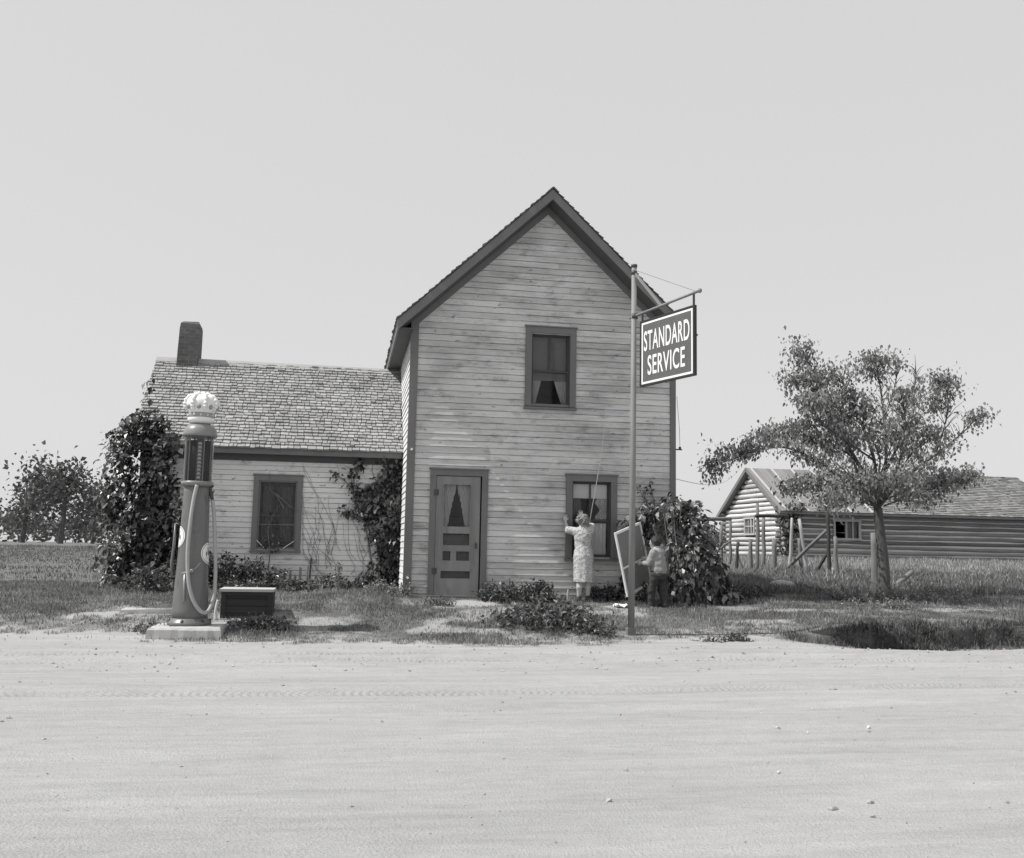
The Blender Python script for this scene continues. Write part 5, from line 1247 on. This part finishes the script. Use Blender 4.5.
plant('leafy_plant', 'bushy leafy plant against the front wall just right of the door', 'plant', spot(500,604,-.42), .42, .26, .36, 34, .075, 'weed', 70, grp='leafy plants along the front wall')
plant('leafy_plant', 'bushy leafy plant against the front wall midway to the woman', 'plant', spot(540,603,-.42), .36, .26, .42, 32, .075, 'weed', 71, grp='leafy plants along the front wall')
plant('leafy_plant', 'ragged leafy plant at the wall right of the woman', 'plant', spot(607,600,-.22), .34, .16, .38, 22, .065, 'ivyd', 72, grp='leafy plants along the front wall')
plant('leafy_plant', 'thin leafy plant behind the lower edge of the carried screen', 'plant', spot(634,600,-.3), .3, .2, .45, 20, .065, 'ivyd', 73, grp='leafy plants along the front wall')
plant('weed_clump', 'broad dark weed clump in the grass before the woman', 'weed', spot(548,640,-2.55), .82, .5, .42, 80, .08, 'weed', 74, 24, grp='weed clumps')
plant('weed_clump', 'low weed clump spreading to the left of the sign pole foot', 'weed', spot(590,645,-2.9), .5, .35, .22, 40, .06, 'weed', 75, 22, grp='weed clumps')
plant('weed_clump', 'dark weed clump against the front of the wooden crate', 'weed', spot(258,632,-2.75), .42, .22, .26, 44, .06, 'weed', 76, 22, grp='weed clumps')
plant('weed_clump', 'tall weed clump at the left front corner of the tall house', 'weed', spot(388,596,-.1), .5, .3, .3, 44, .055, 'weedp', 77, 22, grp='weed clumps')
plant('weed_clump', 'small dark weed clump left of the sandy patch by the door', 'weed', spot(441,611,-.95), .22, .14, .16, 18, .045, 'weed', 78, 18, grp='weed clumps')
plant('weed_clump', 'small weed tuft alone in the pale sand right of the sign pole', 'weed', spot(735,653,-3.4), .3, .16, .16, 20, .045, 'weed', 79, 18, grp='weed clumps')
plant('weed_clump', 'sparse weed tuft in the sand nearest the washed out bank', 'weed', spot(714,655,-3.5), .2, .1, .1, 10, .04, 'weed', 80, 16, grp='weed clumps')
plant('weed_clump', 'pale weed mass at the foot of the tree trunk', 'weed', spot(862,604,.1), .8, .4, .34, 60, .05, 'weedp', 81, 24, grp='weed clumps')
plant('weed_clump', 'pale weed mass right of the tree trunk', 'weed', spot(925,606,-.1), .9, .4, .4, 60, .05, 'weedp', 82, 24, grp='weed clumps')
plant('weed_clump', 'pale weeds on top of the washed out bank', 'weed', spot(880,622,-1.2), .8, .35, .22, 44, .045, 'weedp', 83, 20, grp='weed clumps')
plant('weed_clump', 'dark tangled weeds at the right foot of the mounded bush', 'weed', spot(738,600,.4), .55, .4, .32, 46, .06, 'ivyd', 84, 24, grp='weed clumps')
plant('weed_clump', 'dark weeds at the left foot of the concrete slab', 'weed', spot(150,634,-2.9), .3, .2, .14, 22, .045, 'weed', 85, 18, grp='weed clumps')

# tree
tx, ty = float(at(884, 592, .8)[0]), .8; tz = gz1(tx, ty)
tree = thing('tree', 'small open crowned tree with dark trunk right of the yard, before the cabin', 'tree', (tx, ty, tz))
T = lambda x_, y_, dY: Vector(at(x_, y_, ty+dY))
trunk = [Vector((tx+.02, ty, tz-.1)), T(884,580,0), T(883,560,.02), T(881,540,.03), T(879,522,.02), T(878,508,0)]
mbt = MB(); mbt.tube(smooth(trunk, 4), list(np.linspace(.125, .085, 21)), 12)
limbs = [([(878,510,0),(862,492,-.2),(840,478,-.4),(812,458,-.6),(780,447,-.7),(745,455,-.8),(714,466,-.9)],.055),
 ([(878,508,0),(862,470,.1),(838,430,.2),(820,398,.2),(812,374,.1),(805,355,.0)],.06),
 ([(878,508,0),(874,460,-.3),(862,425,-.4),(850,398,-.5),(842,380,-.5)],.06),
 ([(878,508,0),(886,460,.3),(884,420,.4),(880,385,.5),(874,362,.5)],.06),
 ([(878,508,0),(902,480,.2),(935,455,.3),(960,435,.4),(975,420,.4)],.055),
 ([(878,508,0),(900,460,-.3),(912,420,-.4),(914,390,-.4),(916,372,-.3)],.055),
 ([(862,492,-.2),(838,488,-.7),(815,485,-.9),(795,488,-1.0)],.025),
 ([(838,430,.2),(815,425,.3),(790,432,.4),(772,436,.4)],.03),
 ([(862,480,0),(850,455,.8),(835,425,1.2),(828,408,1.3)],.035),
 ([(886,470,0),(900,440,-.9),(905,415,-1.2),(900,400,-1.3)],.04),
 ([(902,480,.2),(925,490,-.5),(950,482,-.8),(972,478,-.9)],.035),
 ([(874,460,-.3),(845,440,-.9),(820,420,-1.1),(812,405,-1.1)],.03),
 ([(935,455,.3),(945,425,.0),(948,400,-.1),(944,385,-.1)],.03),
 ([(820,398,.2),(808,388,.0),(798,384,-.1)],.022), ([(862,425,-.4),(840,410,-.8),(826,402,-.9)],.025),
 ([(884,420,.4),(895,385,.6),(897,368,.6)],.022),
 ([(874,506,-.1),(856,500,-.6),(838,499,-.9),(826,502,-1.0)],.025), ([(880,505,0),(872,490,-.9),(862,480,-1.4)],.025), ([(880,505,0),(890,488,-1.0),(900,478,-1.5)],.025), ([(884,500,0),(908,492,-.8),(926,500,-1.2)],.025), ([(878,480,0),(888,455,-1.0),(895,435,-1.4)],.025), ([(900,470,0),(915,450,-.9),(930,440,-1.3)],.025), ([(868,502,0),(845,504,.6),(822,512,.9)],.025), ([(884,506,0),(905,500,.5),(932,506,.7)],.025), ([(872,500,0),(852,490,-1.2),(838,500,-1.6)],.025),
 ([(880,500,0),(870,478,.9),(860,465,1.3)],.03), ([(884,490,0),(900,478,1.0),(915,462,1.5)],.03),
 ([(870,500,0),(856,482,-.8),(842,468,-1.2)],.03), ([(878,480,0),(880,458,-.9),(872,440,-1.3)],.03), ([(862,470,0),(846,452,.3),(828,446,.5),(812,442,.6)],.03)]
lp = []; r3 = np.random.default_rng(77)
for pts, rad in limbs:
    ps = smooth([T(*p) for p in pts], 5); mbt.tube(ps, list(np.linspace(rad*.72, .007, len(ps))), 7)
    for i in range(len(ps)):
        t = i/(len(ps)-1)
        if t < .26: continue
        for k in range(3 if rad > .03 else 2):
            d = Vector(r3.normal(0, 1, 3)); d.z = abs(d.z)*.5-.05; d = (d.normalized()+(ps[min(i+1,len(ps)-1)]-ps[i-1]).normalized()*.8).normalized(); L = r3.uniform(.22, .62)*(1.2-.5*t)
            e_ = ps[i]+d*L; m_ = ps[i]+d*L*.5+Vector((0,0,.04)); mbt.tube([ps[i], m_, e_], [.008,.006,.003], 4, False)
            dens = vnoise(np.array([e_.x*2]), np.array([e_.z*2+e_.y]), .8, 3)[0]
            for q_, w__ in ((m_, .1), (e_, .13), (ps[i].lerp(e_, .75), .12)):
                n_ = int(r3.integers(5, 19)*max(0, -.45+2.4*dens)); lp.append(np.array(q_)+r3.normal(0, w__, (n_,3))*np.array([1,1,.7]))
mbt.build('trunk', MT['bark'], tree, True)
lp = np.concatenate(lp); print('tree leaves', len(lp)); v, q = leaves(lp, .076, 1.0, None, (1,.6), 78, .5); fast_obj('crown', v, q, MT['treel'], tree)
# trees beyond the left edge and far off
def far_tree(px_, py_, Y, h, rr_, seed, lb, mat='woods', leaf=.3, n=1500):
    a = at(px_, py_, Y); z0 = gz1(float(a[0]), Y); r_ = np.random.default_rng(seed); th_ = thing('far_tree', lb, 'tree', (float(a[0]), Y, z0), 'trees on the horizon')
    MB().tube([(a[0],Y,z0-.1),(a[0]+.1,Y,z0+h*.35),(a[0],Y,z0+h*.8)], [h*.035,h*.028,.03], 7).build('trunk', MT['bark'], th_)
    P = []
    for k in range(9):
        c_ = np.array([a[0]+r_.normal(0,rr_*.45), Y+r_.normal(0,rr_*.45), z0+h*r_.uniform(.35,.85)]); P.append(c_+r_.normal(0, rr_*.27, (n//9,3)))
    v, q = leaves(np.concatenate(P), leaf, .2, None, (1,.7), seed); fast_obj('crown', v, q, MT[mat], th_); return th_
far_tree(60, 545, 46, 5.0, 2.2, 91, 'rounded tree on the horizon beyond the left end of the wing')
far_tree(22, 545, 60, 5.5, 2.6, 92, 'broader tree near the left edge of view on the horizon')
far_tree(92, 545, 75, 5.0, 2.5, 93, 'smallest horizon tree, closest to the creeper covered wing end')
# far woods: one mass
n = 26000; fx = rng.uniform(-130, 190, n); fy = 150+rng.uniform(-14, 22, n); hmax = 2.6+3.2*fbm(fx, fx*0+1, 14, 61)+1.2*(fbm(fx, fx*0+1, 3, 62)-.5)
fz = gz(fx, fy)+hmax*np.sqrt(rng.uniform(0, 1, n)); v, q = leaves(np.stack([fx,fy,fz],1), .75, .2, None, (1,.8), 63)
tag(fast_obj('far_woods', v, q, MT['woods']), 'low grey line of far woods along the horizon', 'woods', None, 'stuff')

# grass of the yard
def sow(x0, x1, y0, y1, n, hmin, hmax, wd, mat, name, lb, seed, dens=None, lean=.6):
    r_ = np.random.default_rng(seed); x = r_.uniform(x0, x1, n); y = r_.uniform(y0, y1, n)
    k = r_.uniform(0, 1, n) < (1-sandmask(x, y))**1.3*(dens(x, y) if dens is not None else 1)+.012*(y > -3.6)
    k &= ~((x > HX0-.05) & (x < HX1+.05) & (y > -.03) & (y < HY1)) & ~((x > WX0-.05) & (x < HX0+.1) & (y > WY-.03) & (y < WB)) & ~((x > sx0-.02) & (x < sx1+.02) & (y > sy0-.02) & (y < sy1+.02)) & ~((x > CX0) & (y > CYF-.1) & (y < CYB))
    x, y = x[k], y[k]; cl = fbm(x, y, .45, seed+5, 3); h = hmin+(hmax-hmin)*np.clip((cl-.3)/.45, 0, 1)*r_.uniform(.4, 1.1, len(x))
    v, q = blades(x, y, h, wd, lean, seed); return tag(fast_obj(name, v, q, MT[mat]), lb, 'grass', None, 'stuff')
sow(-6, 14, -4.1, 1.9, 330000, .02, .085, .009, 'grass', 'grass', 'short ragged turf between the road and the houses', 101, lean=.9)
sow(-6, 14, -4.1, 1.9, 34000, .03, .13, .009, 'grassdry', 'dry_grass', 'scattered dry pale grass blades in the front turf', 102, lean=.8)
dd_ = lambda x, y: .25+.75*np.clip((fbm(x, y, 1.4, 71)-.3)/.3, 0, 1)
sow(6.3, 24, 1.2, 9, 90000, .08, .24, .02, 'grass', 'yard_grass', 'dark taller grass in the side yard between bush, fence and tree', 103, lambda x, y: .2+.8*(1-sstep(5.5, 8, y-.15*(x-6))))
sow(6.3, 40, 3.5, 20.5, 80000, .1, .3, .03, 'grassdry', 'pasture_grass', 'pale dry pasture grass around the log cabin and fence', 104, lambda x, y: .12+.88*sstep(4, 8, y-.1*(x-6)+.5*np.clip(12-x, 0, 4)))
sow(-28, -3.4, -2.6, 22, 80000, .03, .11, .02, 'grass', 'left_grass', 'grass stretching away beyond the left end of the house', 105)
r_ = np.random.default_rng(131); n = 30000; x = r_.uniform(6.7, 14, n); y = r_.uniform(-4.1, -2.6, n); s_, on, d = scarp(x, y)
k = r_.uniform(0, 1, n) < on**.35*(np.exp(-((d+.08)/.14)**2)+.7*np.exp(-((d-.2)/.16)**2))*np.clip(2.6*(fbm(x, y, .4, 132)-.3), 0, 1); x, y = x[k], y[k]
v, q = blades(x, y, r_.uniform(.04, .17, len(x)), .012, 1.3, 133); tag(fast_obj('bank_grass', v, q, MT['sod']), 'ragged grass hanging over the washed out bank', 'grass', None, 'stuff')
# clods and pebbles on the road
n = 2600; x = rng.uniform(-9, 13, n); y = np.where(rng.uniform(0, 1, n) < .45, rng.uniform(-14.5, -3.6, n), rng.choice([-4.4, -5.0, -5.25, -5.7, -6.0, -6.6], n)+rng.normal(0, .13, n)); s_ = .005+.014*rng.uniform(0, 1, n)**6; V = []; Q = []
base = MB().ball((0,0,0), 1, (1,1,.7), 6, 4); bv = np.array(base.v); bt = []
for f in base.f: bt += [(f[0], f[i], f[i+1]) for i in range(1, len(f)-1)]
bt = np.array(bt); zz_ = gz(x, y)+.008
for i in range(n): V.append(bv*s_[i]*rng.uniform(.7,1.3,(1,3))*(1+.25*rng.normal(0,1,(len(bv),1)))+np.array([x[i],y[i],zz_[i]+s_[i]*.25])); Q.append(bt+i*len(bv))
tag(fast_obj('pebbles', np.concatenate(V), np.concatenate(Q), MT['clod']), 'small clods and pebbles scattered over the sandy road', 'pebbles', None, 'stuff')
